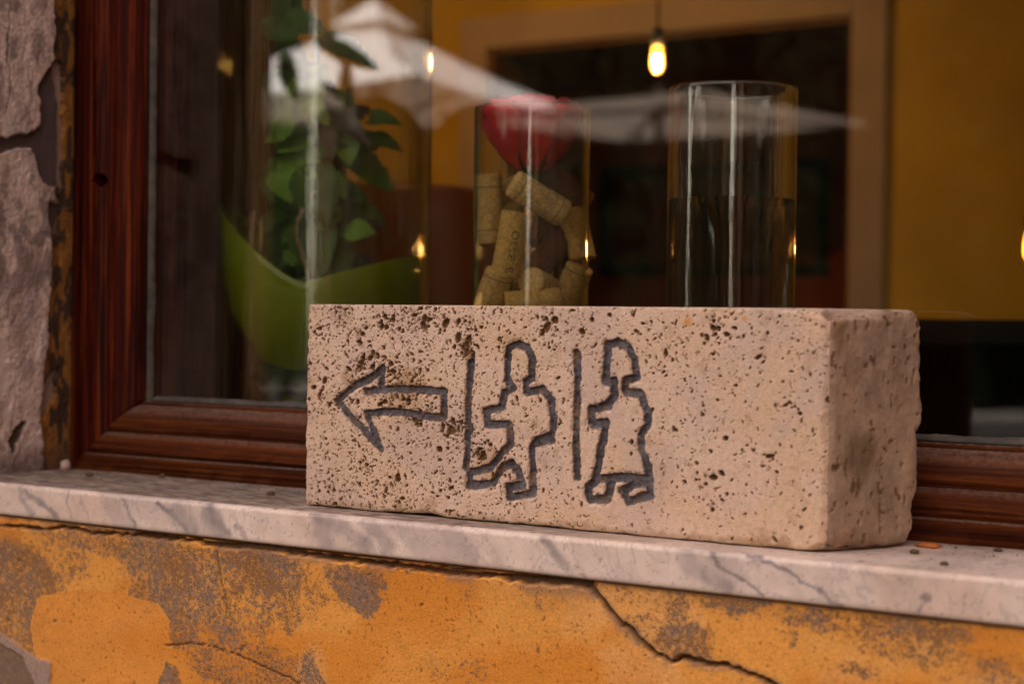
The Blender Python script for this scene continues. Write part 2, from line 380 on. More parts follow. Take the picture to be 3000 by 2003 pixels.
# ------------------------------------------------------------------ marble sill
def strokes(U, V, base, items):
    for pts, w, col, a, soft in items:
        d = seg_dist(U, V, pts); m_ = (1 - sstep(w * (1 - soft), w, d)) * a * (.45 + 1.0 * fbm(U * 70, V * 70, 48, 4))
        base = mixc(base, col, m_)
    return base
TH = .0272
def build_sill():
    x0, x1 = -1.75, .5
    xs = np.arange(x0, x1, .0014)
    # profile from the back of the top, over the rounded front edge, down the front
    prof = [(1.40, 0), (1.2, 0)] + [(y, 0) for y in np.linspace(1.13, .984, 60)]
    r = .0035
    prof += [(.9805 + r - r * math.sin(a), -r + r * math.cos(a)) for a in np.linspace(.2, 1.5, 4)]
    prof += [(.9805, -z) for z in np.linspace(r + .0006, TH - .001, 20)] + [(.982, -TH), (1.05, -TH)]
    pr = np.array(prof); X, k = np.meshgrid(xs, np.arange(len(pr)), indexing='ij')
    Y = pr[k, 0].copy(); Z = pr[k, 1].copy()
    s = np.concatenate([[0], np.cumsum(np.hypot(*np.diff(pr, axis=0).T))])[k]
    front = Z < -.0002
    n = fbm(X * 300, s * 300, 3) - .5
    edge = np.exp(-((Z + .001) / .002) ** 2) * (Y < .99)
    Y += edge * np.clip(n, -.5, .2) * -.002 + (fbm(X * 8, s * 3, 9) - .5) * .002 * (Y < 1.0)
    Z += (~front) * ((fbm(X * 40, Y * 60, 5) - .5) * .0008) + edge * n * .0008
    Z += SILL
    base = np.ones(X.shape + (3,)) * np.array((.74, .60, .53))
    base = mixc(base, (.60, .42, .33), sstep(.45, .7, fbm(X * 14, s * 30, 21)) * .55)
    base = mixc(base, (.45, .36, .33), sstep(.52, .7, fbm((X + .8 * Z) * 22, Z * 12, 31, 5)) * .55)
    # grey veins running down to the right, measured on the front face
    def P(a): return [(at_Y(x, y, .981).x, at_Y(x, y, .981).z) for x, y in a]
    gv = (.20, .17, .18)
    items = []
    for a, w, al in (([(55, 1425), (75, 1480), (95, 1505)], .004, .55), ([(75, 1440), (130, 1475), (165, 1515)], .005, .8),
                     ([(195, 1435), (205, 1480), (218, 1520)], .0016, .6), ([(240, 1445), (262, 1530)], .002, .3), ([(360, 1460), (378, 1500), (395, 1540)], .003, .8),
                     ([(465, 1470), (500, 1500), (545, 1550)], .0035, .8), ([(520, 1500), (560, 1545)], .012, .55), ([(618, 1478), (632, 1530), (670, 1560)], .006, .8),
                     ([(615, 1500), (640, 1550)], .013, .6), ([(700, 1535), (728, 1570)], .003, .7), ([(925, 1510), (960, 1590)], .012, .4), ([(930, 1510), (1000, 1540), (1080, 1600)], .008, .5), ([(1070, 1520), (1140, 1600)], .009, .5),
                     ([(1320, 1560), (1390, 1620)], .012, .35), ([(1585, 1575), (1620, 1620), (1655, 1660)], .005, .6), ([(2000, 1610), (2030, 1660), (2060, 1700)], .008, .4),
                     ([(2070, 1615), (2110, 1660), (2190, 1700), (2230, 1740)], .0022, .85), ([(2060, 1680), (2130, 1720)], .008, .6), ([(2200, 1630), (2310, 1670), (2400, 1730), (2475, 1775)], .0018, .8),
                     ([(2395, 1725), (2420, 1740)], .003, .7), ([(2715, 1740), (2735, 1748)], .003, .9), ([(2725, 1745), (2700, 1800)], .0014, .6)):
        items.append((P(a), w, gv, al, .75))
    Zd = Z + (fbm(X * 120, Z * 120, 41) - .5) * .006; Xd = X + (fbm(X * 90, Z * 90, 44, 5, .6) - .5) * .013
    fb = strokes(Xd, Zd, base, items)
    base = np.where(front[..., None], fb, base)
    # dust and dirt lying on top, thickest at the left and along the window frame
    dens = sstep(.25, .75, fbm(X * 90, Y * 260, 51, 5)) * .45 + .55
    dust = (~front) * dens * np.clip(sstep(-.45, -.75, X) + .9 * sstep(1.085, 1.125, Y) + .15, 0, 1) * sstep(.9815, .99, Y)
    base = mixc(base, (.13, .088, .066), dust)
    base = mixc(base, (.07, .045, .03), (~front) * sstep(.70, .78, fbm(X * 260, Y * 500, 61, 3)) * .8)
    base = mixc(base, (.16, .12, .10), (front) * sstep(.74, .80, fbm(X * 420, Z * 420, 66, 3)) * .5)
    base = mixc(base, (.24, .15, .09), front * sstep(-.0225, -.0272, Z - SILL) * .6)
    rough = np.where(front, .42, .55) + dust * .35
    nb, nvv = X.shape
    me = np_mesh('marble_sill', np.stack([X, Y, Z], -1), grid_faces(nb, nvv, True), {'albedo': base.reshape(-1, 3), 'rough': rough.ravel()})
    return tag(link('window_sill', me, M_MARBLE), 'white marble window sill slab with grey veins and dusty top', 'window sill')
build_sill()

# ------------------------------------------------------------------ ochre plaster under the sill
def build_ochre():
    x0, x1, z0, z1 = -1.45, -.1, .60, SILL - TH - .0005
    xs = np.arange(x0, x1, .00125); zs = np.arange(z0, z1, .00115)
    X, Z = np.meshgrid(xs, zs, indexing='ij')
    T = lambda a: [(at_Y(x, y, FY).x, at_Y(x, y, FY).z) for x, y in a]
    wob = (fbm(X * 60, Z * 60, 70, 3) - .5)
    Xw = X + wob * .006; Zw = Z + (fbm(X * 60 + 9, Z * 60, 71, 3) - .5) * .006
    Xf = X + (fbm(X * 200, Z * 200, 72, 3) - .5) * .009; Zf = Z + (fbm(X * 200 + 5, Z * 200, 73, 3) - .5) * .009
    O1 = np.array((.80, .36, .075)); base = np.ones(X.shape + (3,)) * O1
    base = mixc(base, (.70, .255, .03), sstep(.42, .62, fbm(X * 11, Z * 14, 80)) * .8)
    base = mixc(base, (.80, .42, .15), sstep(.52, .7, fbm(X * 17, Z * 17, 83)) * .6)
    H = (fbm(X * 10, Z * 10, 90) - .5) * .003
    # speckled worn band: density grows with each area that has lost its paint
    dens = .05 + .28 * sstep(.40, .72, fbm(X * 13, Z * 16, 137, 4))
    def blob(cx, cy, rx, ry, a):
        nonlocal dens
        p = at_Y(cx, cy, FY); s_ = (at_Y(cx + rx, cy, FY).x - p.x); sz = p.z - at_Y(cx, cy + ry, FY).z
        q = np.hypot((Xf - p.x) / s_, (Zf - p.z) / sz); dens = np.maximum(dens, a * (1 - sstep(.55, 1.15, q)))
    for b in ((60, 1700, 170, 160, .62), (40, 1850, 120, 150, .6), (350, 1590, 330, 60, .55), (560, 1680, 260, 120, .58), (470, 1760, 130, 90, .62), (680, 1760, 190, 170, .5), (640, 1700, 130, 80, .55), (540, 1830, 60, 110, .62),
              (780, 1680, 180, 90, .6), (720, 1950, 260, 110, .5), (480, 1990, 60, 70, .66), (850, 1780, 50, 90, .6), (930, 1960, 70, 90, .58), (920, 1760, 60, 90, .45), (1060, 1740, 90, 90, .66), (1050, 1700, 120, 60, .6), (230, 1960, 120, 120, .5), (160, 1640, 140, 90, .5),
              (1240, 1650, 230, 40, .4), (1500, 1740, 300, 60, .3), (1850, 1720, 230, 70, .42), (2010, 1880, 110, 90, .62), (1900, 1850, 130, 70, .42), (1980, 1760, 50, 120, .5), (2150, 1760, 140, 60, .5), (2560, 1830, 380, 60, .52), (2650, 1900, 260, 60, .48), (2850, 1960, 260, 80, .42),
              (2320, 1830, 30, 90, .5), (2520, 1960, 90, 30, .5), (1330, 1960, 140, 70, .36), (1180, 1860, 60, 60, .35)):
        blob(*b)
    # clean patches that kept their paint
    for cx, cy, rx, ry in ((300, 1880, 190, 150), (1000, 1890, 90, 130), (1300, 1830, 180, 90)):
        p = at_Y(cx, cy, FY); q = np.hypot((Xf - p.x) / (at_Y(cx + rx, cy, FY).x - p.x), (Zf - p.z) / (p.z - at_Y(cx, cy + ry, FY).z))
        dens = dens * sstep(.75, 1.1, q) + .03
    patch = in_poly(Xw, Zw, T([(490, 1900), (500, 1820), (470, 1770), (380, 1750), (240, 1720), (110, 1750), (90, 1830), (100, 1900), (160, 2003), (450, 2040), (480, 1950)]))
    base = np.where(patch[..., None], base * .5 + .5 * np.array((.70, .25, .04)) * (.8 + .4 * fbm(X * 40, Z * 40, 95))[..., None], base)
    dens = np.where(patch, np.minimum(dens, .12), dens)
    n1 = fbm(X * 330, Z * 330, 100, 3, .6); n2 = fbm(X * 95, Z * 95, 104, 4, .6); cover = np.ones(X.shape)
    dens = dens + (fbm(X * 45, Z * 45, 131, 4) - .5) * .35 * (dens > .1)
    # isolated pock marks
    pk = sstep(.84, .88, fbm(X * 170, Z * 170, 112, 3)); base = mixc(base, (.12, .08, .07), pk * .9); H -= pk * .0012
    # grey mortar at the bottom left corner
    g = in_poly(Xw, Zw, T([(-60, 1830), (0, 1850), (60, 1890), (110, 1925), (150, 1935), (150, 2003), (150, 2050), (-60, 2050)]))
    g2 = in_poly(Xw, Zw, T([(-60, 1870), (0, 1880), (70, 1925), (95, 1990), (120, 2050), (-60, 2050)]))
    base = np.where(g[..., None], np.array((.36, .25, .2)) * (.8 + .4 * n1)[..., None], base); H = np.where(g, H + .0015, H)
    base = np.where(g2[..., None], np.array((.22, .14, .095)) * (.75 + .5 * n1)[..., None], base); H = np.where(g2, H - .002, H); cover = np.where(g, 0., cover)
    # plaster ridge below the crack and the cracks themselves
    crack1 = [(-60, 1528), (0, 1535), (70, 1543), (150, 1548), (190, 1543), (270, 1558), (350, 1562), (450, 1568), (600, 1586), (690, 1598), (780, 1600), (900, 1622), (1050, 1640), (1170, 1655), (1290, 1668), (1400, 1682), (1560, 1695), (1700, 1707), (1740, 1712)]
    crack2 = [(1738, 1712), (1762, 1752), (1790, 1790), (1822, 1828), (1842, 1832), (1880, 1880), (1930, 1918), (1965, 1936), (1995, 1927), (2030, 1932), (2075, 1948), (2125, 1941), (2170, 1965), (2200, 1975), (2255, 2003), (2300, 2030)]
    crack3 = [(645, 1590), (648, 1650), (652, 1700), (662, 1740), (668, 1790)]
    crack4 = [(488, 1890), (530, 1884), (570, 1883), (620, 1890), (680, 1908), (760, 1945), (830, 1975), (880, 2000)]
    dark = np.array((.035, .02, .013))
    below = Z < np.interp(X, *np.array(T(crack1)).T)
    H += np.where(below, .0045 * (1 - sstep(T([(1640, 1700)])[0][0], T([(1760, 1712)])[0][0], X)) * np.exp(-((np.interp(X, *np.array(T(crack1)).T) - Z) / .03)), 0)
    H += .002 * (~below) * (X < -.76)
    for cr_, w, dp in ((crack1, .0017, .006), (crack2, .00155, .005), (crack3, .0006, .0015), (crack4, .0006, .002)):
        tp = T(cr_); d = seg_dist(X + wob * .003, Z + (fbm(X * 150, Z * 150, 77, 3) - .5) * .004, tp)
        ww = w * (.5 + 1.1 * fbm(X * 40, X * 0 + 3, 120 + int(w * 1e5)))
        if cr_ is crack1: ww = ww * np.interp(X, [-1.3, -1.1, -.85, -.6], [.6, .8, 1.35, 1.6])
        k = 1 - sstep(ww * .6, ww * 1.15, d); base = mixc(base, dark, k * .92); H -= k * dp; cover = cover * (1 - k)
        k2 = (1 - sstep(ww, ww * 4, d)) * (.6 if w > .001 else .2) * sstep(.4, .6, n2); base = mixc(base, (.24, .17, .14), k2 * (1 - k))
    # dark brown line where the plaster meets the sill
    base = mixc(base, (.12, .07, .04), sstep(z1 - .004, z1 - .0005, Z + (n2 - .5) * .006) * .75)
    Y = FY - H + .004 * (1 - sstep(z0, z0 + .01, Z))
    me = np_mesh('ochre_plaster', np.stack([X, Y, Z], -1), grid_faces(*X.shape), {'albedo': base.reshape(-1, 3), 'dens': dens.ravel(), 'cover': cover.ravel()})
    o = link('ochre_plaster', me, M_OCHRE, bld); o['label'] = 'cracked ochre plaster below the marble sill'
build_ochre()

# ------------------------------------------------------------------ peeling plaster reveal at the left
def build_reveal():
    ys = np.arange(.975, 1.128, .0006); zs = np.concatenate([np.arange(SILL - .002, 1.40, .0009), np.arange(1.41, OZ1, .02)])
    Y, Z = np.meshgrid(ys, zs, indexing='ij')
    T = lambda a: [(at_X(x, y, OX0).y, at_X(x, y, OX0).z) for x, y in a]
    Yw = Y + (fbm(Y * 120, Z * 120, 201, 4) - .5) * .006; Zw = Z + (fbm(Y * 120 + 7, Z * 120, 202, 4) - .5) * .010
    nf = fbm(Y * 500, Z * 500, 205, 3, .6); n = fbm(Y * 70, Z * 45, 206, 5, .6)
    base = np.ones(Y.shape + (3,)) * np.array((.82, .67, .63))
    base = mixc(base, (.50, .41, .41), sstep(.45, .62, n) * .8)
    base = mixc(base, (.50, .36, .29), sstep(.5, .68, fbm(Y * 60, Z * 24, 209)) * .5)
    base = mixc(base, (.22, .17, .16), sstep(.58, .7, nf) * .45)
    H = (n - .5) * .004 + (nf - .5) * .0012
    for y_, a in ((180, .5), (700, .7)):       # rough lower coat showing in areas
        p = T([(60, y_)])[0]; q = np.abs(Zw - p[1]) / .05; m_ = a * (1 - sstep(.6, 1.3, q)) * sstep(.4, .6, n); base = mixc(base, (.25, .2, .19), m_); H -= m_ * .0015
    def peel(poly, col, dp, e=.0):
        nonlocal base, H
        m_ = in_poly(Yw, Zw, T(poly)); base = np.where(m_[..., None], np.array(col) * (.75 + .5 * n)[..., None], base); H = np.where(m_, (n - .5) * .001 - dp, H)
    peel([(155, 175), (190, 185), (190, 545), (150, 548), (112, 515), (100, 470), (85, 432), (40, 440), (0, 450), (-60, 452), (-60, 400), (0, 402), (60, 395), (100, 385), (120, 360), (108, 250)], (.12, .09, .095), .005)
    peel([(155, 545), (180, 540), (182, 600), (160, 580)], (.30, .15, .05), .004)
    peel([(142, 592), (178, 590), (180, 690), (150, 700), (138, 640)], (.11, .08, .075), .005)
    peel([(150, 1090), (175, 1080), (165, 1150), (120, 1250), (115, 1190), (135, 1120)], (.08, .055, .045), .005)
    peel([(60, 1235), (80, 1232), (55, 1290), (35, 1330), (20, 1280)], (.10, .07, .06), .004)
    # ragged strip of old ochre and dark mortar along the wood frame
    ed = np.interp(Z, *np.array(sorted([(p[1], p[0]) for p in T([(152, -60), (160, 100), (158, 180), (172, 300), (176, 450), (168, 560), (176, 620), (150, 700), (152, 800), (140, 950), (128, 1080), (118, 1200), (125, 1320), (120, 1390)])])).T)
    k = sstep(-.001, .0012, Yw - ed)
    oc = np.array((.30, .14, .035)) * (.5 + 1.0 * fbm(Y * 260, Z * 130, 215, 3))[..., None]
    oc = mixc(oc, (.07, .045, .03), sstep(.46, .56, fbm(Y * 160, Z * 60, 217, 4)))
    base = base * (1 - k[..., None]) + oc * k[..., None]; H -= k * (.002 + .003 * n)
    base = mixc(base, (.10, .07, .055), sstep(SILL + .035, SILL + .004, Z + (n - .5) * .03) * .7)
    ck = 1 - sstep(.0004, .0012, seg_dist(Yw, Zw, T([(30, -20), (25, 90), (20, 180), (30, 250), (15, 330)]))); base = mixc(base, (.1, .08, .08), ck * .7); H -= ck * .001
    X = OX0 + H + .002
    me = np_mesh('grey_plaster', np.stack([X, Y, Z], -1), grid_faces(*Y.shape), {'albedo': base.reshape(-1, 3)})
    o = link('grey_plaster', me, M_GREY, bld); o['label'] = 'peeling grey plaster beside the wooden frame'
build_reveal()
# outer face of the wall left of the opening, and the remaining reveals
M_GREYW = plain('grey_render', (.36, .28, .26), .9, .25, 10, .4, .003)
o = box('wall_face', (-2.6, FY - .012, SILL + .002), (OX0 - .002, FY + .029, OZ1), M_GREYW, bld)
box('reveal', (OX1, FY, SILL + .0005), (OX1 + .029, WALLBACK, OZ1), M_GREYW, bld)
box('reveal', (OX0 - .029, FY + .02, SILL - .05), (OX0 - .006, WALLBACK, OZ1), M_GREYW, bld)
box('wall_under_sill', (-1.75, FY + .006, SILL - .045), (.5, WALLBACK, SILL - TH - .001), M_FAC, bld)
box('ochre_render', (-14, FY + .001, 0), (-1.451, FY + .029, SILL - TH - .002), M_FAC, bld); box('ochre_render', (OX0 - .22, FY + .002, 0), (OX1 + .029, FY + .0195, .601), M_FAC, bld)
box('ochre_render', (-.1, FY + .002, .601), (OX1 + .029, FY + .0195, SILL - TH - .002), M_FAC, bld)

# ------------------------------------------------------------------ window frame (profile swept along bottom rail and left stile, mitred)
win = empty('window', (-.55, 1.13, SILL)); tag(win, 'old varnished wooden window with a large single pane behind the stone sign', 'window')
FW = .0735
prof_f = [(0, 1.155), (0, 1.117), (.002, 1.1145), (.020, 1.1135), (.0215, 1.1165), (.0235, 1.1165), (.025, 1.1150), (.034, 1.1160), (.041, 1.1195), (.0425, 1.1225), (.0445, 1.1225), (.046, 1.1205),
          (.053, 1.1205), (.060, 1.1235), (.066, 1.1290), (.0685, 1.1330), (.0695, 1.1360), (.0725, 1.1365), (FW, 1.1385), (FW, 1.175), (.055, 1.1755), (.055, 1.21), (0, 1.21)]
X0w, X1w, Z0w, Z1w = OX0 + .001, OX1 - .001, SILL - .004, OZ1 - .001
def frame_piece(name, a0, a1, fx, mat, label=None):
    N = max(2, int((a1 - a0) / .004)); co = []
    for k in range(N + 1):
        for s_, y_ in prof_f:
            lo, hi = a0 + s_, a1 - s_
            a = lo + (hi - lo) * k / N
            wv = (mnoise.noise(Vector((a * 9, s_ * 60, 3.1))) * .0007 + mnoise.noise(Vector((a * 60, s_ * 300, 1.7))) * .0004)
            co.append(fx(a, s_, y_ + wv if y_ < 1.15 else y_))
    n = len(prof_f)
    f = [(k * n + j, (k + 1) * n + j, (k + 1) * n + (j + 1) % n, k * n + (j + 1) % n) for k in range(N) for j in range(n)]
    f += [tuple(range(n)), tuple(range(N * n + n - 1, N * n - 1, -1))]
    me = bpy.data.meshes.new(name); me.from_pydata(co, [], f); me.update()
    bm = bmesh.new(); bm.from_mesh(me); bmesh.ops.recalc_face_normals(bm, faces=bm.faces); bm.to_mesh(me); bm.free()
    o = link(name, me, mat, win)
    md = o.modifiers.new('n', 'EDGE_SPLIT'); md.split_angle = R(50)
    if label: o['label'] = label
    return o
stile = frame_piece('stile', Z0w, Z1w, lambda a, s_, y: (X0w + s_ * 1.05, y, a), M_STILE, 'dark red left stile with a drilled hole')
frame_piece('stile', Z0w, Z1w, lambda a, s_, y: (X1w - s_, y, a), M_STILE)
frame_piece('bottom_rail', X0w, X1w, lambda a, s_, y: (a, y, Z0w + s_ * .95), M_RAIL, 'brown moulded bottom rail of the window')
frame_piece('top_rail', X0w, X1w, lambda a, s_, y: (a, y, Z1w - s_), M_RAIL)
# the drilled hole: a recessed dark cup with a worn rim
hp = at_Y(286, 527, 1.1145)
cut = bmesh.new(); bmesh.ops.create_cone(cut, cap_ends=True, segments=20, radius1=.0085, radius2=.0080, depth=.06)
for v in cut.verts: v.co = Vector((hp.x + v.co.x * (1 + .12 * math.sin(3 * v.co.y * 500)), 1.118 + v.co.z, hp.z + v.co.y * .82))
bmesh.ops.recalc_face_normals(cut, faces=cut.faces)
cme = bpy.data.meshes.new('hole_cutter'); cut.to_mesh(cme); cut.free(); cme.materials.append(M_DARKWOOD)
cob = bpy.data.objects.new('hole_cutter', cme); C.objects.link(cob)
for md in list(stile.modifiers): stile.modifiers.remove(md)
bmd = stile.modifiers.new('hole', 'BOOLEAN'); bmd.object = cob; bmd.operation = 'DIFFERENCE'; bmd.solver = 'FAST'
dg = bpy.context.evaluated_depsgraph_get(); nm = bpy.data.meshes.new_from_object(stile.evaluated_get(dg)); stile.modifiers.clear(); stile.data = nm
bpy.data.objects.remove(cob)
md = stile.modifiers.new('n', 'EDGE_SPLIT'); md.split_angle = R(50)
GX0, GX1, GZ0, GZ1 = X0w + FW * 1.05, X1w - FW, Z0w + FW * .95, Z1w - FW
box('glass_pane', (GX0 + .0005, 1.1425, GZ0 + .0005), (GX1 - .0005, 1.1465, GZ1 - .0005), M_PANE, win)
def bead(name, p, axis, n, mat):
    co = []; prof = [(0, 0), (0, -.0045), (.003, -.005), (.0072, -.0018), (.0085, 0)]
    for k in range(n + 1):
        for s_, y_ in prof:
            q = p[0] + (p[1] - p[0]) * k / n; w_ = .62 + .22 * mnoise.noise(Vector((q * 25, axis * 5, 0))) + .16 * mnoise.noise(Vector((q * 200, axis * 5, 4)))
            co.append((GX0 + s_ * w_ if axis == 2 else q, 1.142 + y_, q if axis == 2 else GZ0 + s_ * w_))
    m_ = len(prof); f = [(k * m_ + j, (k + 1) * m_ + j, (k + 1) * m_ + j + 1, k * m_ + j + 1) for k in range(n) for j in range(m_ - 1)]
    me = bpy.data.meshes.new(name); me.from_pydata(co, [], f); me.update(); return link(name, me, mat, win)
bead('glazing_putty', (GZ0, GZ1), 2, 400, M_PUTTY); bead('glazing_putty', (GX0 + .0085, GX1), 0, 400, M_PUTTY)

# inner lining of the opening
lin = empty('window_lining', (IX, 1.25, SILL)); st(lin)
M_TAN = plain('tan_plaster_strip', (.50, .30, .11), .8, .2, 20)
xa = IX
box('lining_board', (OX0 - .005, 1.2105, SILL), (xa, 1.232, OZ1), M_DARKWOOD, lin); box('lining_board', (OX0 - .005, 1.2325, SILL), (xa + .003, 1.276, OZ1), M_DARKWOOD2, lin)
box('lining_board', (OX0 - .005, 1.2765, SILL), (xa + .001, 1.325, OZ1), M_DARKWOOD2, lin, .003); box('lining_board', (OX0 - .005, 1.3255, SILL), (xa + .001, 1.345, OZ1), M_TAN, lin)
box('lining_board', (OX0 - .005, 1.3455, SILL), (xa + .004, 1.40, OZ1), M_DARKWOOD2, lin, .003)
isill = box('inner_sill', (OX0 - .03, 1.2, SILL - .03), (OX1 + .03, 1.56, SILL + .008), plain('brown_sill_paint', (.10, .065, .04), .7), None, .003); st(isill)
SZ = SILL + .008

# ------------------------------------------------------------------ the stone sign
BX0, BX1, BY, BH, BD = -.8594, -.4275, 1.0155, .1553, .083
arrow = [(988, 1175), (1040, 1130), (1085, 1108), (1121, 1080), (1114, 1141), (1123, 1142), (1210, 1143), (1300, 1148), (1300, 1186), (1299, 1224), (1240, 1222), (1180, 1210), (1123, 1207), (1074, 1215), (1092, 1262), (1114, 1316), (1070, 1268), (1030, 1225)]
arrow2 = [(1074, 1148), (1130, 1144)]
bar1 = [(1378, 1063), (1374, 1140), (1371, 1217), (1369, 1290), (1366, 1373)]
man = [(1486, 1120), (1486, 1060), (1489, 1020), (1514, 1009), (1543, 1020), (1558, 1051), (1556, 1108), (1538, 1122), (1541, 1150), (1591, 1141), (1614, 1177), (1620, 1230), (1617, 1273), (1567, 1294), (1557, 1310), (1560, 1380), (1562, 1449), (1491, 1457), (1489, 1428), (1530, 1424), (1520, 1385), (1499, 1361), (1476, 1367), (1441, 1420), (1374, 1423), (1377, 1386), (1434, 1373), (1496, 1300), (1491, 1246), (1428, 1246), (1422, 1206), (1469, 1195), (1476, 1152), (1503, 1139)]
man2 = [(1567, 1301), (1617, 1291)]
bar2 = [(1690, 1036), (1691, 1100), (1690, 1160), (1689, 1220), (1687, 1284), (1689, 1340), (1690, 1401)]
woman = [(1772, 1120), (1776, 1060), (1779, 1012), (1813, 1005), (1840, 1022), (1857, 1055), (1865, 1108), (1833, 1116), (1832, 1149), (1874, 1154), (1896, 1208), (1897, 1246), (1875, 1280), (1879, 1323), (1897, 1373), (1901, 1407), (1820, 1398), (1742, 1405), (1756, 1338), (1775, 1240), (1733, 1242), (1731, 1200), (1778, 1192), (1797, 1166), (1798, 1118)]
feet = [[(1745, 1412), (1721, 1426), (1726, 1466), (1780, 1464), (1788, 1418)], [(1901, 1410), (1904, 1452), (1838, 1471), (1821, 1440), (1852, 1421), (1895, 1415)]]
def build_block():
    fx = lambda a: [(at_Y(x, y, BY).x, at_Y(x, y, BY).z - SILL) for x, y in a]
    hu = .0005; L = BX1 - BX0
    us = np.linspace(0, L, int(L / hu)); vs = np.linspace(0, BH, int(BH / hu)); ws = np.linspace(0, BD, 90)
    U, V = np.meshgrid(us, vs, indexing='ij'); X = U + BX0
    nz = fbm(X * 170, V * 170, 301, 3); nz2 = fbm(X * 420, V * 420, 305, 3)
    carv = [('carved_arrow', [(arrow, 1), (arrow2, 0)]), ('carved_bar', [(bar1, 0)]), ('carved_man', [(man, 1), (man2, 0)]), ('carved_bar', [(bar2, 0)]), ('carved_woman', [(woman, 1), (feet[0], 0), (feet[1], 1)])]
    gid = np.zeros(U.shape, int); gd = np.full(U.shape, 1.)
    for k, (nm_, ls) in enumerate(carv):
        for pts, cl in ls:
            d = seg_dist(X + (nz - .5) * .0016, V + (fbm(X * 170 + 5, V * 170, 302, 3) - .5) * .0016, fx(pts), bool(cl))
            b = d < gd; gd = np.where(b, d, gd); gid = np.where(b & (d < .0042), k + 1, gid)
    half = .00305 + (nz2 - .5) * .0012 + (fbm(X * 60, V * 60, 309, 2) - .5) * .0012
    groove = 1 - sstep(half * .55, half * 1.08, gd)
    gpaint = gd < half * 1.0
    gid = np.where(gpaint, gid, 0)
    D = groove * (.0036 + (nz2 - .5) * .0016 + (fbm(X * 80, V * 80, 337, 3) - .5) * .0022)
    D += .0011 * (1 - sstep(half * 1.0, half * 1.7, gd)) * sstep(.52, .62, fbm(X * 260, V * 260, 338, 3)) * (1 - groove)
    # pores
    pit = np.zeros(U.shape)
    def stamp(u, v, r, el, an, dp):
        R_ = r * max(1, el) * 1.3
        i0, i1 = np.searchsorted(us, [u - R_, u + R_]); j0, j1 = np.searchsorted(vs, [v - R_, v + R_])
        if i1 - i0 < 1 or j1 - j0 < 1: return
        uu = us[i0:i1, None] - u; vv = vs[None, j0:j1] - v
        c_, s_ = math.cos(an), math.sin(an); a = (uu * c_ + vv * s_) / (r * el); b = (-uu * s_ + vv * c_) / r
        q = np.sqrt(a * a + b * b) * (1 + .35 * (vnoise(np.arctan2(b, a) * 1.3 + u * 900, a * 0 + v * 700, 5) - .5))
        val = np.clip((1.1 - q) / .35, 0, 1) * dp
        pit[i0:i1, j0:j1] = np.maximum(pit[i0:i1, j0:j1], val)
    g = np.random.default_rng(11)
    pu = lambda px, py: (at_Y(px, py, BY).x - BX0, at_Y(px, py, BY).z - SILL)
    clus = [(1000, 925, 50, 34), (1040, 985, 60, 26), (930, 960, 40, 14), (1130, 950, 40, 26), (1200, 915, 60, 34), (1270, 920, 50, 44), (1365, 1020, 26, 60), (1370, 960, 30, 22), (1240, 1000, 60, 26), (1060, 1075, 36, 46), (1150, 1090, 50, 36), (1210, 1120, 60, 46), (1150, 1170, 50, 34), (1230, 1190, 40, 34), (1180, 1180, 50, 26), (985, 1180, 34, 26), (940, 1120, 40, 14),
            (1330, 1260, 40, 36), (1380, 1250, 30, 14), (1240, 1270, 60, 30), (1400, 1330, 40, 34), (1300, 1420, 50, 22), (1100, 1400, 60, 34), (960, 1430, 70, 34), (1150, 1460, 60, 26), (930, 1200, 40, 16), (1050, 1330, 60, 26), (1480, 1000, 50, 22), (1560, 1110, 20, 12), (1600, 945, 60, 40), (1640, 1000, 40, 16), (1700, 960, 50, 24), (1850, 960, 60, 20), (1930, 970, 40, 16),
            (2095, 960, 45, 44), (2150, 930, 80, 20), (1960, 1040, 50, 20), (2040, 1430, 60, 34), (2070, 1480, 40, 14), (2130, 1130, 40, 18), (1640, 1280, 30, 16), (1500, 1390, 24, 12), (2330, 1200, 60, 14), (2250, 1340, 40, 12), (1440, 930, 60, 22), (2000, 1150, 60, 16), (2010, 1250, 60, 16)]
    for cx, cy, sp_, n_ in clus:
        cu_, cv_ = pu(cx, cy); s_ = sp_ * .00029
        for _ in range(int(n_ * (2.0 if cx < 1420 else .75))):
            r = min(.0024, .00030 * math.exp(abs(g.normal(0, .72))))
            stamp(cu_ + g.normal(0, s_ * .55), cv_ + g.normal(0, s_ * .55), r, g.uniform(.8, 1.9), g.uniform(0, 3.14), min(.0035, r * 3))
    for _ in range(5200):                      # general pores, thinning out to the right
        u = g.uniform(0, L); v = g.uniform(0, BH)
        den = .95 * (1 - sstep(.12, .30, u)) + .30 + .25 * (v > BH * .72)
        den *= .35 + 1.1 * float(fbm(np.array([u * 34.]), np.array([v * 34.]), 9)[0])
        if g.random() > den: continue
        r = .00027 * math.exp(abs(g.normal(0, .5))); r = min(r, .0013)
        stamp(u, v, r, g.uniform(.8, 2.6), g.normal(1.3, .7), r * 2.2)
    for _ in range(420):                       # thin worm-like channels
        u = g.uniform(0, L); v = g.uniform(0, BH); an = g.uniform(0, 6.28); r = g.uniform(.0002, .00036)
        for _k in range(g.integers(4, 13)):
            u += math.cos(an) * r * 1.5; v += math.sin(an) * r * 1.5; an += g.normal(0, .5)
            if g.random() < .85: stamp(u, v, r, 1.3, an, r * 2.2)
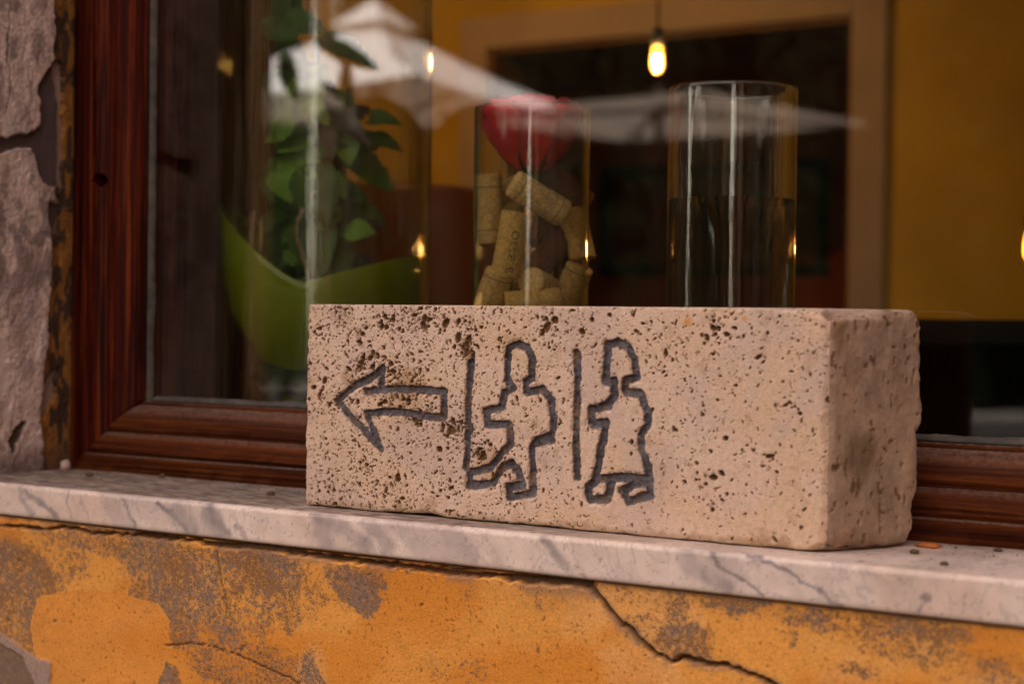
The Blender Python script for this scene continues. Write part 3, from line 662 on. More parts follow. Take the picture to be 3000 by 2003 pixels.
    for px, py, r, el, an in ((1152, 940, .0022, 1.3, 1.6), (1243, 935, .0028, 1.4, 1.2), (1092, 1036, .0022, 1.3, 1.3), (1145, 1068, .0024, 1.2, 0), (1149, 1090, .0026, 1.1, 0), (1047, 1180, .0022, 1.2, 1.2), (1325, 1236, .0022, 1.6, 1.7), (1318, 1262, .0030, 1.7, 1.2), (1343, 1255, .0016, 1.5, 1.5), (1290, 1318, .002, 1.3, 1.6), (1128, 930, .0024, 1.2, 1.5), (1255, 940, .0018, 1.9, .4),
                              (2222, 1048, .0016, 2.2, .5), (2236, 1064, .0010, 1.8, .8), (2427, 1174, .0026, 1.3, .2), (2315, 1182, .0010, 2., -.6), (2329, 1194, .0009, 1.4, -.5), (2343, 1214, .0014, 1.3, 0), (2126, 1286, .0020, 1.2, 0), (2090, 1400, .0026, 1.5, 0), (2114, 1388, .0022, 1.4, -.6), (2068, 1420, .0014, 1.2, 0), (2088, 1496, .0018, 1.1, 1.2), (2256, 1338, .0018, 2.2, .2),
                              (2285, 1306, .0010, 1.4, 1.5), (2178, 988, .0012, 1.5, 1.2), (2090, 942, .0015, 1.2, 0), (2105, 965, .0022, 1.1, 0), (2248, 979, .0012, 1.3, .6), (1053, 1420, .0018, 1.2, 1.5), (1165, 1400, .0028, 1.4, 1.5), (935, 1440, .0014, 1.2, 1.5), (978, 1438, .0016, 1.2, 1.4), (1625, 940, .0030, 1.2, .3), (1602, 962, .0034, 1.4, .9), (1588, 980, .002, 1.5, .7), (1290, 1115, .0012, 1.2, 0), (1365, 1035, .003, 1.3, 1.4), (1372, 995, .0026, 1.3, 1.4), (1850, 1297, .0018, 1.3, 1.3)):
        u, v = pu(px, py); stamp(u, v, r * .8, el, an, .0035)
    D = np.maximum(D, pit * (1 - .6 * groove))
    # colour of the front
    base = np.ones(U.shape + (3,)) * np.array((.68, .495, .38))
    base = mixc(base, (.64, .44, .28), sstep(.45, .65, fbm(X * 16, V * 22, 311)) * .6)
    base = mixc(base, (.56, .42, .36), sstep(.5, .7, fbm(X * 25, V * 20, 315)) * .6)
    base = mixc(base, (.66, .50, .40), sstep(.55, .75, fbm(X * 60, V * 30, 318)) * .4)
    base = mixc(base, (.42, .26, .15), sstep(.66, .76, fbm(X * 95, V * 95, 320, 4)) * .35)
    for px, py, rr, col, a in ((1570, 1245, 20, (.38, .2, .09), .55), (1500, 1010, 36, (.42, .25, .12), .5), (1022, 1115, 30, (.38, .22, .1), .6), (1190, 1125, 60, (.36, .2, .09), .55), (1430, 1360, 44, (.42, .24, .1), .6), (1440, 1400, 20, (.5, .28, .1), .7), (1675, 1160, 14, (.42, .26, .14), .6), (1676, 1320, 14, (.5, .3, .12), .6), (2015, 945, 14, (.62, .3, .06), .8), (2180, 936, 9, (.68, .3, .05), .9),
                               (1180, 1495, 36, (.26, .17, .1), .6), (1270, 1480, 30, (.4, .25, .14), .4), (2240, 1600, 40, (.3, .17, .09), .6), (2300, 1605, 30, (.3, .17, .09), .6), (1365, 1020, 30, (.28, .17, .08), .6), (1000, 925, 40, (.34, .22, .12), .4), (1190, 1200, 50, (.42, .26, .14), .4), (1340, 1270, 30, (.45, .28, .16), .4)):
        u, v = pu(px, py); q = np.hypot(U - u, V - v) / (rr * .00026); m_ = (1 - sstep(.4, 1.2, q + (nz - .5) * 1.6)) * a * (.5 + .8 * nz2); base = mixc(base, col, np.clip(m_, 0, 1))
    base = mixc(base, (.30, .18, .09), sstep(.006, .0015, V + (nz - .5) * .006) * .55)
    pm = sstep(.00035, .0009, pit); rim = sstep(.00003, .0003, pit) * (1 - pm)
    base = mixc(base, (.40, .25, .13), rim * .6)
    base = base * (1 - pm[..., None]) + pm[..., None] * (np.array((.19, .108, .05)) * (.55 + .9 * nz)[..., None])
    gp = sstep(half * 1.1, half * .92, gd)
    pc = np.ones(U.shape + (3,)) * np.array((.105, .093, .108)); pc = mixc(pc, (.055, .043, .045), sstep(.45, .65, fbm(X * 210, V * 210, 330, 3)) * .7)
    pc = mixc(pc, (.22, .14, .08), sstep(.62, .70, nz) * .7); pc = mixc(pc, (.50, .36, .27), sstep(.66, .72, fbm(X * 300, V * 300, 333, 3)) * .6 * sstep(.3, .9, gd / half))
    pc = mixc(pc, (.135, .12, .14), sstep(.5, .7, fbm(X * 90, V * 90, 335, 3)) * .6)
    base = mixc(base, (.36, .25, .17), (1 - sstep(half * 1.05, half * 1.6, gd)) * .35 * sstep(.4, .6, nz))
    base = base * (1 - gp[..., None]) + pc * gp[..., None]
    base = mixc(base, (.10, .055, .028), pm * gp * .6)
    # box -> rounded and chipped edges
    def shape(u, v, w):
        # u along, v up, w depth; returns world coordinates
        p = np.stack([u, w, v], -1)
        lo = np.zeros(3); hi = np.array([L, BD, BH])
        n1 = fbm(v * 90 + u * 3, w * 90 + u * 70, 401, 4); n2_ = fbm(u * 60 + w * 50, v * 60 + w * 31, 405, 4)
        right = sstep(L - .02, L, u); top = sstep(BH - .01, BH, v); back = sstep(BD - .02, BD, w)
        r = .0009 + .0050 * np.clip(n2_ - .35, 0, 1) + right * (.0022 + .006 * n1) + right * back * (.004 + .008 * n1)
        r = r + right * top * (.007 + .008 * n1) * sstep(.3, .8, 1 - w / BD) + right * (w < .02) * .010 * np.clip(n2_ - .52, 0, 1) + top * sstep(L - .10, L, u) * .0022 * sstep(.4, .7, n2_)
        r = r + np.clip(.006 - np.abs(u - .118) * .35, 0, .006) * (v < .02) * (w < .02)
        r = r[..., None]
        inner = np.clip(p, lo + r, hi - r); dv = p - inner; ln = np.linalg.norm(dv, axis=-1, keepdims=True)
        q = inner + dv / np.maximum(ln, 1e-9) * np.minimum(ln, r)
        # rough sawn end faces
        q[..., 0] += np.where(u > L - 1e-6, (fbm(w * 60, v * 40, 411, 4) - .5) * .004, 0) * sstep(0, .01, w)
        q[..., 1] += back * (fbm(u * 30 + 3, v * 55, 415, 4) - .5) * .010 * right + back * right * -.008 * sstep(.06, 0, v)
        q[..., 0] += np.where(u < .003, (fbm(v * 160, w * 160, 413, 3) - .5) * .0032, 0)
        x = BX0 + q[..., 0] + right * 0 + (.035 * q[..., 1] / BD) * sstep(L - .06, L, u)
        return np.stack([x, BY + q[..., 1], SILL + .0006 + q[..., 2]], -1)
    P = shape(U, V, np.zeros_like(U)); mask_e = sstep(0, .003, U) * sstep(0, .003, L - U) * sstep(0, .002, V) * sstep(0, .002, BH - V)
    P[..., 1] += D * np.clip(mask_e + .3, 0, 1) + (fbm(X * 40, V * 40, 341, 4) - .5) * .0006
    F_ = grid_faces(*U.shape); gf = gid.ravel()[F_]; fid = np.where((gf > 0).sum(1) >= 3, gf.max(1), 0)
    sign = empty('stone_sign', (-.64, 1.05, SILL)); tag(sign, 'rough travertine block carved with an arrow and two figures, standing on the marble sill', 'sign')
    co = P.reshape(-1, 3); cb = base.reshape(-1, 3)
    nrm = None
    def sub(name, sel, mat, lab=None):
        f = F_[sel]; uq, inv = np.unique(f, return_inverse=True)
        me = np_mesh(name, co[uq], inv.reshape(f.shape), {'albedo': cb[uq]})
        o = link(name, me, mat, sign)
        if lab: o['label'] = lab
    # other faces joined into the block's mesh
    cs = [co[:0]]; 
    def face(a, b, kind, ca):
        A, B = np.meshgrid(a, b, indexing='ij'); Z_ = np.zeros_like(A)
        if kind == 'right': u, v, w = Z_ + L, B, A
        if kind == 'left': u, v, w = Z_, B, A
        if kind == 'top': u, v, w = A, Z_ + BH, B
        if kind == 'bottom': u, v, w = A, Z_, B
        if kind == 'back': u, v, w = A, B, Z_ + BD
        Q = shape(u, v, w); s1, s2 = A, B
        bs = np.ones(A.shape + (3,)) * np.array(ca); nn = fbm(A * 200, B * 200, 500, 3); n3 = fbm(A * 60, B * 60, 503, 4)
        bs = mixc(bs, np.array(ca) * .72, sstep(.5, .7, n3) * .6)
        pt = np.zeros(A.shape)
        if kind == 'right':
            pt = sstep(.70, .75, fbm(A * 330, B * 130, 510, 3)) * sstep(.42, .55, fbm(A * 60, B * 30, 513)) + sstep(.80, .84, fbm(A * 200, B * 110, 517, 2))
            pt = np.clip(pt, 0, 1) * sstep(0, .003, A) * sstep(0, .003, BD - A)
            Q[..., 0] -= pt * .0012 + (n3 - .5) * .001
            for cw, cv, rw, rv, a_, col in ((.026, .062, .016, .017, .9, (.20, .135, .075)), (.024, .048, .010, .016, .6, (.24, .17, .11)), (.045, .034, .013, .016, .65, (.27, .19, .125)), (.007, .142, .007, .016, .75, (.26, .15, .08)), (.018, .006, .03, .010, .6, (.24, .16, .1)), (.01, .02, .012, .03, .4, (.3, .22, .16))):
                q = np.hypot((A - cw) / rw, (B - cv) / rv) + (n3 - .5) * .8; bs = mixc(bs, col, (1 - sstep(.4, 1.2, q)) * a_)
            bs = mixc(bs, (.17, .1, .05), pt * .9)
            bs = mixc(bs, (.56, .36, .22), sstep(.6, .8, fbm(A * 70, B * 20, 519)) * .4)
        if kind in ('top', 'left'):
            pt = sstep(.68, .74, nn); bs = mixc(bs, (.16, .09, .045), pt * .8)
        fl = {'right': False, 'left': True, 'top': False, 'bottom': True, 'back': True}[kind]
        me = np_mesh('x', Q, grid_faces(*A.shape, fl), {'albedo': bs.reshape(-1, 3)})
        return me
    parts = [face(ws, vs, 'right', (.45, .32, .235)), face(np.linspace(0, BD, 24), vs, 'left', (.56, .40, .31)), face(us, np.concatenate([np.linspace(0, .01, 14), np.linspace(.013, BD, 14)]), 'top', (.54, .40, .32)),  # right end has a darker base: its shade is put into the colour
             face(us[::4], np.linspace(0, BD, 8), 'bottom', (.4, .3, .22)), face(us[::5], vs[::5], 'back', (.5, .38, .3))]
    f0 = F_[fid == 0]; uq, inv = np.unique(f0, return_inverse=True)
    allc = [co[uq]]; allf = [inv.reshape(f0.shape)]; alla = [cb[uq]]; off = len(uq)
    for me in parts:
        n_ = len(me.vertices); c_ = np.empty(n_ * 3, np.float32); me.vertices.foreach_get('co', c_)
        ca = np.empty(n_ * 4, np.float32); me.attributes['albedo'].data.foreach_get('color', ca)
        fv = np.empty(len(me.loops), np.int32); me.loops.foreach_get('vertex_index', fv)
        allc.append(c_.reshape(-1, 3)); alla.append(ca.reshape(-1, 4)[:, :3]); allf.append(fv.reshape(-1, 4) + off); off += n_
        bpy.data.meshes.remove(me)
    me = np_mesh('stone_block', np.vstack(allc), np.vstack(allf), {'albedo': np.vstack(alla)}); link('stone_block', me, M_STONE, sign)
    labs = ['carved left-pointing arrow', 'carved upright bar left of the man', 'carved outline of a walking man', 'carved upright bar between the figures', 'carved outline of a woman in a dress']
    for k, (nm_, _) in enumerate(carv): sub(nm_, fid == k + 1, M_GROOVE, labs[k])
build_block()

# ------------------------------------------------------------------ glass vases on the inner sill
def vase_profile(r, h, t=.0028, base=.010):
    o = [(0.0005, 0), (r - .003, 0), (r - .0008, .0008), (r, .003)]
    o += [(r, z) for z in np.linspace(.01, h - .004, 12)]
    o += [(r, h - .0016), (r - .0004, h - .0005), (r - t * .5, h), (r - t + .0004, h - .0005), (r - t, h - .0016)]
    o += [(r - t, z) for z in np.linspace(h - .004, base + .006, 12)] + [(r - t - .002, base + .001), (r - t - .006, base), (.0005, base)]
    return o
def vase(px, dist, half, y_rim, label, mat, t=.0028):
    p = at_d(px, 940, dist); r = half / F * dist; ztop = at_d(px, y_rim, dist).z
    o = lathe('glass_vase', vase_profile(r, ztop - SZ, t), mat, None, 128, (0, 0, 0)); o.location = (p.x, p.y, SZ + .0003)
    tag(o, label, 'vase', 'clear glass cylinder vases on the inner sill'); return o, Vector((p.x, p.y, SZ)), r, ztop
v_cork, c_cork, r_cork, zt_cork = vase(1552, 1.475, 170, 320, 'glass cylinder vase filled with wine corks under a red rose', M_VASE)
v_tall, c_tall, r_tall, _ = vase(2138, 1.42, 187, 262, 'tall glass cylinder vase half filled with clear water, below the lit bulb', M_VASE, .0034)
M_WATER = mat_glass('water', (.66, .58, .50), (.26, .2, .16), 0., 1.33)
ri = r_tall - .0034 + .0001; zw = at_d(2128, 597, 1.42).z - SZ
wt = lathe('water', [(.0005, .0099), (ri - .006, .0099), (ri - .002, .011), (ri, .016), (ri, zw + .0026), (ri - .0005, zw + .0016), (ri - .0014, zw + .0006), (ri - .003, zw), (.0005, zw)], M_WATER, None, 128)
mn = lathe('meniscus', [(ri - .0016 + .0015 * math.cos(a_), zw + .0010 + .0013 * math.sin(a_)) for a_ in np.linspace(0, 6.283, 9)], mat_realglass('meniscus_water', (.55, .55, .55), 0.), None, 128); mn.parent = v_tall
wt.parent = v_tall; wt['label'] = 'clear water filling the lower half of the cylinder'
p = at_d(943, 940, 1.685); r_big = .106
big = lathe('glass_vase', vase_profile(r_big, .62, .004, .014), M_VASE2, None, 160); big.location = (p.x, p.y, SZ + .0003)
tag(big, 'wide tall glass cylinder holding a green bowl and a leafy plant', 'vase', 'clear glass cylinder vases on the inner sill')
c_big = Vector((p.x, p.y, SZ))

# corks
def mat_cork(name, base, marks=0):
    t = NT(name)
    c = t.mix(t.ramp(t.noise(scale=380, detail=4, rough=.7), [(.38, 0.), (.62, 1.)]), tuple(x * .55 for x in base), base)
    c = t.mix(t.ramp(t.noise(scale=900, detail=2), [(.62, 0.), (.7, .8)]), c, (.08, .045, .02))
    sx = t.n('SeparateXYZ', {0: t.tc}).outputs
    if marks == 1:     # printed vine ornament
        band = t.math('MULTIPLY', t.math('LESS_THAN', t.math('ABSOLUTE', sx[2]), .0135), t.ramp(t.noise(scale=210, detail=2, dist=2.5), [(.46, 0.), (.49, 1.), (.53, 1.), (.56, 0.)]))
        c = t.mix(t.math('MULTIPLY', band, .85), c, (.04, .028, .02))
    if marks >= 1:     # printed rings near the ends
        ring = t.math('LESS_THAN', t.math('ABSOLUTE', t.math('SUBTRACT', t.math('ABSOLUTE', sx[2]), .0185)), .00045)
        c = t.mix(t.math('MULTIPLY', ring, .8), c, (.05, .035, .02))
    return t.bsdf(c, .85, t.bump(t.noise(scale=500, detail=4), .5, .0006))
MC = [mat_cork('pale_cork', (.92, .58, .20), 1), mat_cork('tan_cork', (.84, .48, .12), 0), mat_cork('ringed_cork', (.88, .53, .16), 2), mat_cork('wine_stained_cork', (.20, .06, .025), 0)]
def cork_mesh(mat, L_=.046, r=.0122):
    prof = [(.0002, -L_ / 2), (r - .001, -L_ / 2), (r - .0002, -L_ / 2 + .0008)] + [(r, z) for z in np.linspace(-L_ / 2 + .002, L_ / 2 - .002, 5)] + [(r - .0002, L_ / 2 - .0008), (r - .001, L_ / 2), (.0002, L_ / 2)]
    return prof
def cork(px, py, dist, ax, mat, label, L_=.046):
    o = lathe('wine_cork', cork_mesh(mat, L_), mat, None, 40)
    o.location = at_d(px, py, dist); a = (rd * ax[0] + ud * ax[1] + vd * ax[2]).normalized()
    o.rotation_euler = a.to_track_quat('Z', 'Y').to_euler()
    tag(o, label, 'cork', 'wine corks in the glass vase'); return o
G = 1.475
ck3 = cork(1497, 716, G - .028, (.16, 1, -.05), MC[1], 'upright tan cork with a printed word, in the middle of the cork vase', .056)
cork(1432, 615, G + .004, (-.06, 1, .03), MC[2], 'upright cork against the left side of the cork vase', .060)
cork(1578, 582, G - .018, (-.86, .50, -.22), MC[0], 'pale ornamented cork lying aslant on top of the others', .052)
cork(1440, 872, G - .02, (.35, 1, -.25), MC[2], 'ringed cork low at the left, under the upright printed one', .05)
cork(1592, 842, G - .012, (-.55, .25, -.95), MC[0], 'cork showing its round pale end low at the right of the vase', .046)
cork(1610, 742, G + .006, (.5, .6, .5), MC[3], 'dark wine stained cork in the shade right of the printed one', .046)
cork(1655, 548, G + .024, (.75, -.6, .2), MC[3], 'reddish cork half hidden behind the aslant ornamented one', .05)
cork(1560, 890, G - .03, (1, .1, .1), MC[1], 'tan cork lying level at the block edge, lowest in view', .046)
for x_, y_, dd_, ax_, mt_, lb_ in ((1480, 640, .030, (.4, 1, .3), 1, 'shaded cork behind the upright printed one'), (1690, 690, .012, (-.25, 1, .2), 1, 'tan cork leaning on the right side of the cork vase'), (1540, 800, .036, (1, .3, .2), 2, 'ringed cork lying deep behind the round pale end'), (1670, 850, .0, (.4, 1, -.3), 2, 'ringed cork at the lower right side of the cork vase'), (1600, 650, .034, (.3, 1, .4), 3, 'dark cork standing behind the ornamented one'), (1500, 560, .03, (.9, .4, .2), 1, 'shaded cork just under the red rose')):
    cork(x_, y_, G + dd_, ax_, MC[mt_], lb_, .046)
for k in range(14):
    a_ = k * 2.4; cork(1552 + 95 * math.cos(a_), 965 + 42 * (k % 5), G + .026 * math.sin(a_), (math.cos(k), .4 * math.sin(k * 2), math.sin(k)), MC[(1, 2, 0, 1)[k % 4]], ('cork low in the vase hidden behind the stone sign'), .046)
# word printed on the upright cork
def printed_word(parent, text, size, r, z_off, ang):
    cu_ = bpy.data.curves.new('lettering', 'FONT'); cu_.body = text; cu_.size = size; cu_.align_x = 'CENTER'; cu_.align_y = 'CENTER'; cu_.resolution_u = 4
    tmp = bpy.data.objects.new('tmp', cu_); C.objects.link(tmp); bpy.context.view_layer.update()
    me = bpy.data.meshes.new_from_object(tmp.evaluated_get(bpy.context.evaluated_depsgraph_get())); bpy.data.objects.remove(tmp)
    for v in me.vertices:
        a = ang - v.co.y / r; v.co = Vector(((r + .00015) * math.cos(a), (r + .00015) * math.sin(a), v.co.x + z_off))
    me.materials.clear(); me.flip_normals()
    return me
mw = printed_word(ck3, 'B  BARO', .0095, .0122, -.006, 0)
# turn the word towards the street side of the cork
bpy.context.view_layer.update()
loc_cam = ck3.matrix_world.inverted() @ EYE
ang = math.atan2(loc_cam.y, loc_cam.x)
for v in mw.vertices:
    x, y = v.co.x, v.co.y; a2 = ang + .25
    v.co.x, v.co.y = x * math.cos(a2) - y * math.sin(a2), x * math.sin(a2) + y * math.cos(a2)
wo = bpy.data.objects.new('lettering', mw); C.objects.link(wo); wo.parent = ck3; mw.materials.append(plain('cork_print', (.06, .045, .03), .8))

# red rose in the mouth of the cork vase
M_PETAL = plain('red_petal', (.55, .006, .014), .45, .3, 60, .2, .001)
M_PETAL2 = plain('dark_red_petal', (.20, .003, .008), .5, .3, 60, .2, .001)
def petal(cx, ang, r0, r1, h0, h1, wid, curl, mat, parent, seed):
    nu, nv = 11, 9; U, V = np.meshgrid(np.linspace(-1, 1, nu), np.linspace(0, 1, nv), indexing='ij')
    w = wid * (np.sin(np.clip(V * 1.35 + .22, 0, 1.57) * 1.0) ** .8); a = ang + U * w
    rr = r0 + (r1 - r0) * np.sin(V * 1.5708) ** .75 + curl * np.clip(V - .7, 0, 1) ** 2 * 6 + (fbm(U * 2 + 9, V * 3, seed) - .5) * .009 * V
    z = h0 + (h1 - h0) * V - np.abs(U) ** 3 * .009 * V - curl * np.clip(V - .75, 0, 1) * 1.2 + (fbm(U * 3 + 5, V * 2, seed + 3) - .5) * .005 * V
    co_ = np.stack([cx.x + rr * np.cos(a), cx.y + rr * np.sin(a), z], -1)
    o = link('petal', np_mesh('petal', co_, grid_faces(nu, nv)), mat, parent)
    md = o.modifiers.new('s', 'SOLIDIFY'); md.thickness = .0006; return o
zr = zt_cork
rose = empty('red_rose', (c_cork.x, c_cork.y, zr - .06)); tag(rose, 'dark red rose bloom filling the mouth of the cork vase', 'flower')
k = 0
for ring_, (n_, r1, hh, wid, curl) in enumerate(((3, .010, .006, 1.3, .0), (4, .019, .008, 1.1, .001), (5, .028, .008, .85, .002), (6, .036, .006, .72, .003), (7, .0425, .0, .62, .002))):
    for j in range(n_):
        k += 1; petal(c_cork, 2 * math.pi * (j + .37 * ring_) / n_ + ring_, .002 + r1 * .18, r1, zr - .060 + .001 * ring_, zr + hh + .002 * (j % 2), wid, curl, (M_PETAL, M_PETAL2)[k % 3 == 0], rose, k)
lathe('flower_base', [(.0005, zr - .072), (.007, zr - .068), (.0095, zr - .060), (.007, zr - .055), (.0005, zr - .053)], plain('sepal_green', (.03, .06, .015), .6), rose, 20, (c_cork.x, c_cork.y, 0))

# green bowl inside the wide vase
def mat_green():
    t = NT('green_glass'); lw = t.n('LayerWeight', {'Blend': .4}).outputs['Facing']
    tr = t.n('BsdfTransparent', {'Color': (.30, .36, .06, 1)}).outputs[0]
    tl = t.n('BsdfTranslucent', {'Color': (.30, .34, .02, 1)}).outputs[0]
    df = t.n('BsdfDiffuse', {'Color': (.30, .36, .010, 1)}).outputs[0]
    a = t.n('AddShader', {0: tl, 1: df}).outputs[0]
    b = t.n('MixShader', {0: .7, 1: tr, 2: a}).outputs[0]
    gl = t.n('BsdfAnisotropic', {'Roughness': .1}).outputs[0]
    return t.surf(t.n('MixShader', {0: t.math('MULTIPLY', t.n('Fresnel', {'IOR': t.math('ADD', t.math('MULTIPLY', t.n('NewGeometry').outputs['Backfacing'], 1 / 1.45 - 1.45), 1.45)}).outputs[0], .8), 1: b, 2: gl}).outputs[0])
zt = lambda y: at_d(850, y, 1.62).z - SZ - .015
cam_a = math.atan2(EYE.y - c_big.y, EYE.x - c_big.x)
def wobb(a, r, z):
    d = np.cos(a - (cam_a - 1.75)); f_ = .84 + .42 * np.clip(d, 0, 1) ** 1.3 + .16 * np.clip(-d, 0, 1)
    k_ = np.clip(z / .18, 0, 1) ** 1.5; return r, z * (1 + (f_ - 1) * k_)
bp = [(.0005, 0), (.028, 0), (.033, .004), (.046, zt(1110)), (.066, zt(1050)), (.086, zt(970)), (.0965, zt(880)), (.0995, zt(800)), (.1, zt(740)), (.099, zt(735)), (.0975, zt(800)), (.0945, zt(880)), (.084, zt(970)), (.064, zt(1050)), (.044, zt(1106)), (.03, .008), (.0005, .008)]
bowl = lathe('green_bowl', bp, mat_green(), None, 96, (0, 0, 0), wobb); bowl.location = (c_big.x, c_big.y, SZ + .0148)
tag(bowl, 'green glass bowl standing inside the wide glass cylinder', 'bowl')

# plant inside the wide vase
M_LEAF = plain('dark_leaf', (.05, .105, .010), .6, .35, 30, .2, .001)
M_LEAF2 = plain('mid_leaf', (.15, .27, .03), .6, .35, 30, .2, .001)
M_LEAFB = plain('brown_leaf', (.05, .03, .012), .5, .3, 30, .2, .001)
M_ROOT = plain('root_bark', (.38, .26, .13), .8, .3, 200, .5, .001)
M_MOSS = plain('moss', (.03, .045, .012), .9, .6, 120, .8, .006)
def leaf(base, tip, width, mat, parent, bend=.02, up=None, droop=0.):
    b = Vector(base); t_ = Vector(tip); ax = (t_ - b); L_ = ax.length; ax.normalize()
    up = Vector(up) if up else -vd + ud * .4
    side = ax.cross(up).normalized(); nrm_ = side.cross(ax).normalized(); co_ = []; n = 14
    for i in range(n + 1):
        s_ = i / n; w = width * math.sin(math.pi * s_ ** .8) ** .85 * .5 + .0005
        c_ = b + ax * L_ * s_ + nrm_ * bend * math.sin(math.pi * s_) - ud * droop * s_ * s_
        for q in (-1, -.5, 0, .5, 1): co_.append(c_ + side * w * q + nrm_ * (abs(q) * w * .35 + .001 * math.sin(9 * s_ + q)))
    f = [(i * 5 + j, (i + 1) * 5 + j, (i + 1) * 5 + j + 1, i * 5 + j + 1) for i in range(n) for j in range(4)]
    me = bpy.data.meshes.new('leaf'); me.from_pydata([tuple(c) for c in co_], [], f); me.update()
    return link('leaf', me, mat, parent)
plant = empty('potted_plant', (c_big.x, c_big.y, SZ + .06)); tag(plant, 'leafy green plant with pale curling roots inside the wide vase', 'plant')
gd_ = 1.685
mo = lathe('moss', [(.0005, -.03), (.035, -.025), (.055, -.01), (.066, .0), (.062, .010), (.04, .018), (.0005, .022)], M_MOSS, plant, 48, (c_big.x, c_big.y, SZ + .078), lambda a, r, z: (r * (1 + .03 * np.sin(7 * a)), z + .004 * np.sin(5 * a + r * 90)))
def P2(x, y, dd=0.): return at_d(x, y, gd_ + dd)
for pts, r_ in (([(925, 560), (905, 590), (880, 630), (868, 680), (885, 740), (905, 800), (903, 850), (880, 880)], .0019), ([(745, 620), (740, 720), (748, 790), (752, 850)], .0017), ([(790, 790), (800, 830), (805, 880)], .0026), ([(795, 800), (775, 835), (760, 860)], .0018), ([(765, 640), (768, 700), (760, 790)], .0014)):
    tube('root', spline([P2(x, y, -.06) for x, y in pts]), r_, M_ROOT, plant, 8)
for x0, y0, x1, y1, r_ in ((870, 900, 850, -60, .0030), (905, 900, 930, 120, .0035), (840, 900, 815, 300, .0025), (960, 900, 1020, 260, .0028)):
    tube('stem', spline([P2(x0, y0), P2((x0 + x1) / 2 + 12, (y0 + y1) / 2), P2(x1, y1)]), r_, M_LEAF, plant, 8)
lv = [((845, 60), (790, 120), .05, 0), ((815, 50), (960, 100), .035, 0), ((925, 110), (1110, 205), .030, 0), ((850, 330), (960, 190), .05, 1), ((960, 240), (820, 360), .05, 1), ((830, 300), (900, 480), .055, 0), ((900, 330), (815, 450), .06, 1), ((980, 370), (1090, 320), .03, 2), ((880, 420), (1010, 520), .05, 0), ((990, 400), (1150, 560), .035, 0),
      ((820, 460), (850, 640), .06, 0), ((900, 480), (960, 660), .06, 0), ((940, 520), (1080, 590), .03, 0), ((830, 600), (820, 800), .06, 0), ((900, 620), (940, 820), .06, 0), ((980, 560), (1010, 740), .04, 0), ((870, 700), (860, 870), .06, 0), ((950, 720), (990, 880), .05, 0), ((1000, 780), (1120, 870), .03, 0), ((800, 200), (840, 330), .04, 0), ((820, 110), (905, 240), .03, 0), ((870, 230), (820, 300), .03, 0), ((960, 300), (1080, 430), .025, 2), ((900, 180), (1000, 330), .02, 2), ((840, -40), (830, 100), .04, 0)]
gl_ = np.random.default_rng(21)
for _ in range(46):
    x_ = gl_.uniform(815, 1010); y_ = gl_.uniform(260, 860); an_ = gl_.uniform(.2, 2.9); l_ = gl_.uniform(60, 130)
    lv.append(((x_, y_), (min(1090, x_ + l_ * math.cos(an_)), y_ + l_ * math.sin(an_)), gl_.uniform(.018, .04), int(gl_.choice([0, 1, 1]))))
for _ in range(26):
    x_ = gl_.uniform(930, 1090); y_ = gl_.uniform(330, 860); an_ = gl_.uniform(-.4, 1.9); l_ = gl_.uniform(70, 120)
    lv.append(((x_, y_), (min(1190, x_ + l_ * math.cos(an_)), y_ + l_ * math.sin(an_)), gl_.uniform(.016, .032), int(gl_.choice([0, 0, 1, 2]))))
for k, (a, b, w, mt) in enumerate(lv):
    dd = ((k * 37) % 11 / 11 - .5) * .08
    leaf(P2(a[0], a[1], dd), P2(b[0], b[1], dd - .02), w * .8, (M_LEAF, M_LEAF2, M_LEAFB)[mt], plant, .008 * ((k % 3) - 1))
D2 = 2.15
M_TERRA = plain('terracotta_glaze', (.28, .075, .015), .5, .2, 6, .1, .001)
pz = at_d(1290, 1200, D2 + .02); zf = at_d(1290, 560, D2).z
pot = lathe('tall_pot', [(.001, 0), (.095, 0), (.098, .01), (.085, .12), (.065, zf - SZ - .05), (.05, zf - SZ), (.046, zf - SZ + .004), (.042, zf - SZ), (.05, zf - SZ - .05), (.07, .05), (.001, .03)], M_TERRA, None, 48)
pot.location = (pz.x, pz.y, SZ); tag(pot, 'tall orange brown ceramic pot behind the wide vase', 'pot')
# a small side table carries the pot in the room
tb = empty('side_table', (pz.x, pz.y, FL)); tag(tb, 'dark round side table under the orange pot inside the room', 'table')
lathe('table_top', [(.001, -.03), (.19, -.03), (.195, -.02), (.195, -.004), (.19, -.0004), (.001, -.0004)], M_DARKWOOD2, tb, 48, (pz.x, pz.y, SZ)); lathe('table_leg', [(.02, FL), (.16, FL), (.16, FL + .02), (.03, FL + .05), (.025, SZ - .03), (.001, SZ - .03)], M_DARKWOOD2, tb, 24, (pz.x, pz.y, 0))

# ------------------------------------------------------------------ room furniture
pf = empty('picture', (-2.8, YR - .02, 1.2)); tag(pf, 'black framed dark picture hanging in the back room beyond the doorway', 'picture')
a = at_Y(1762, 492, YR - .02); b = at_Y(2425, 832, YR - .02); fx0, fx1, fz1, fz0 = a.x, b.x, a.z, a.z - .44
M_BLK = plain('black_frame_wood', (.006, .005, .005), .5); t_ = .045
for n_, lo, hi in (('frame_top', (fx0, fz1 - t_), (fx1, fz1)), ('frame_bottom', (fx0, fz0), (fx1, fz0 + t_)), ('frame_side', (fx0, fz0 + t_), (fx0 + t_, fz1 - t_)), ('frame_side', (fx1 - t_, fz0 + t_), (fx1, fz1 - t_))):
    box(n_, (lo[0], YR - .035, lo[1]), (hi[0], YR - .001, hi[1]), M_BLK, pf, .004)
box('canvas', (fx0 + t_, YR - .015, fz0 + t_), (fx1 - t_, YR - .002, fz1 - t_), plain('dark_red_canvas', (.20, .018, .008), .6), pf)
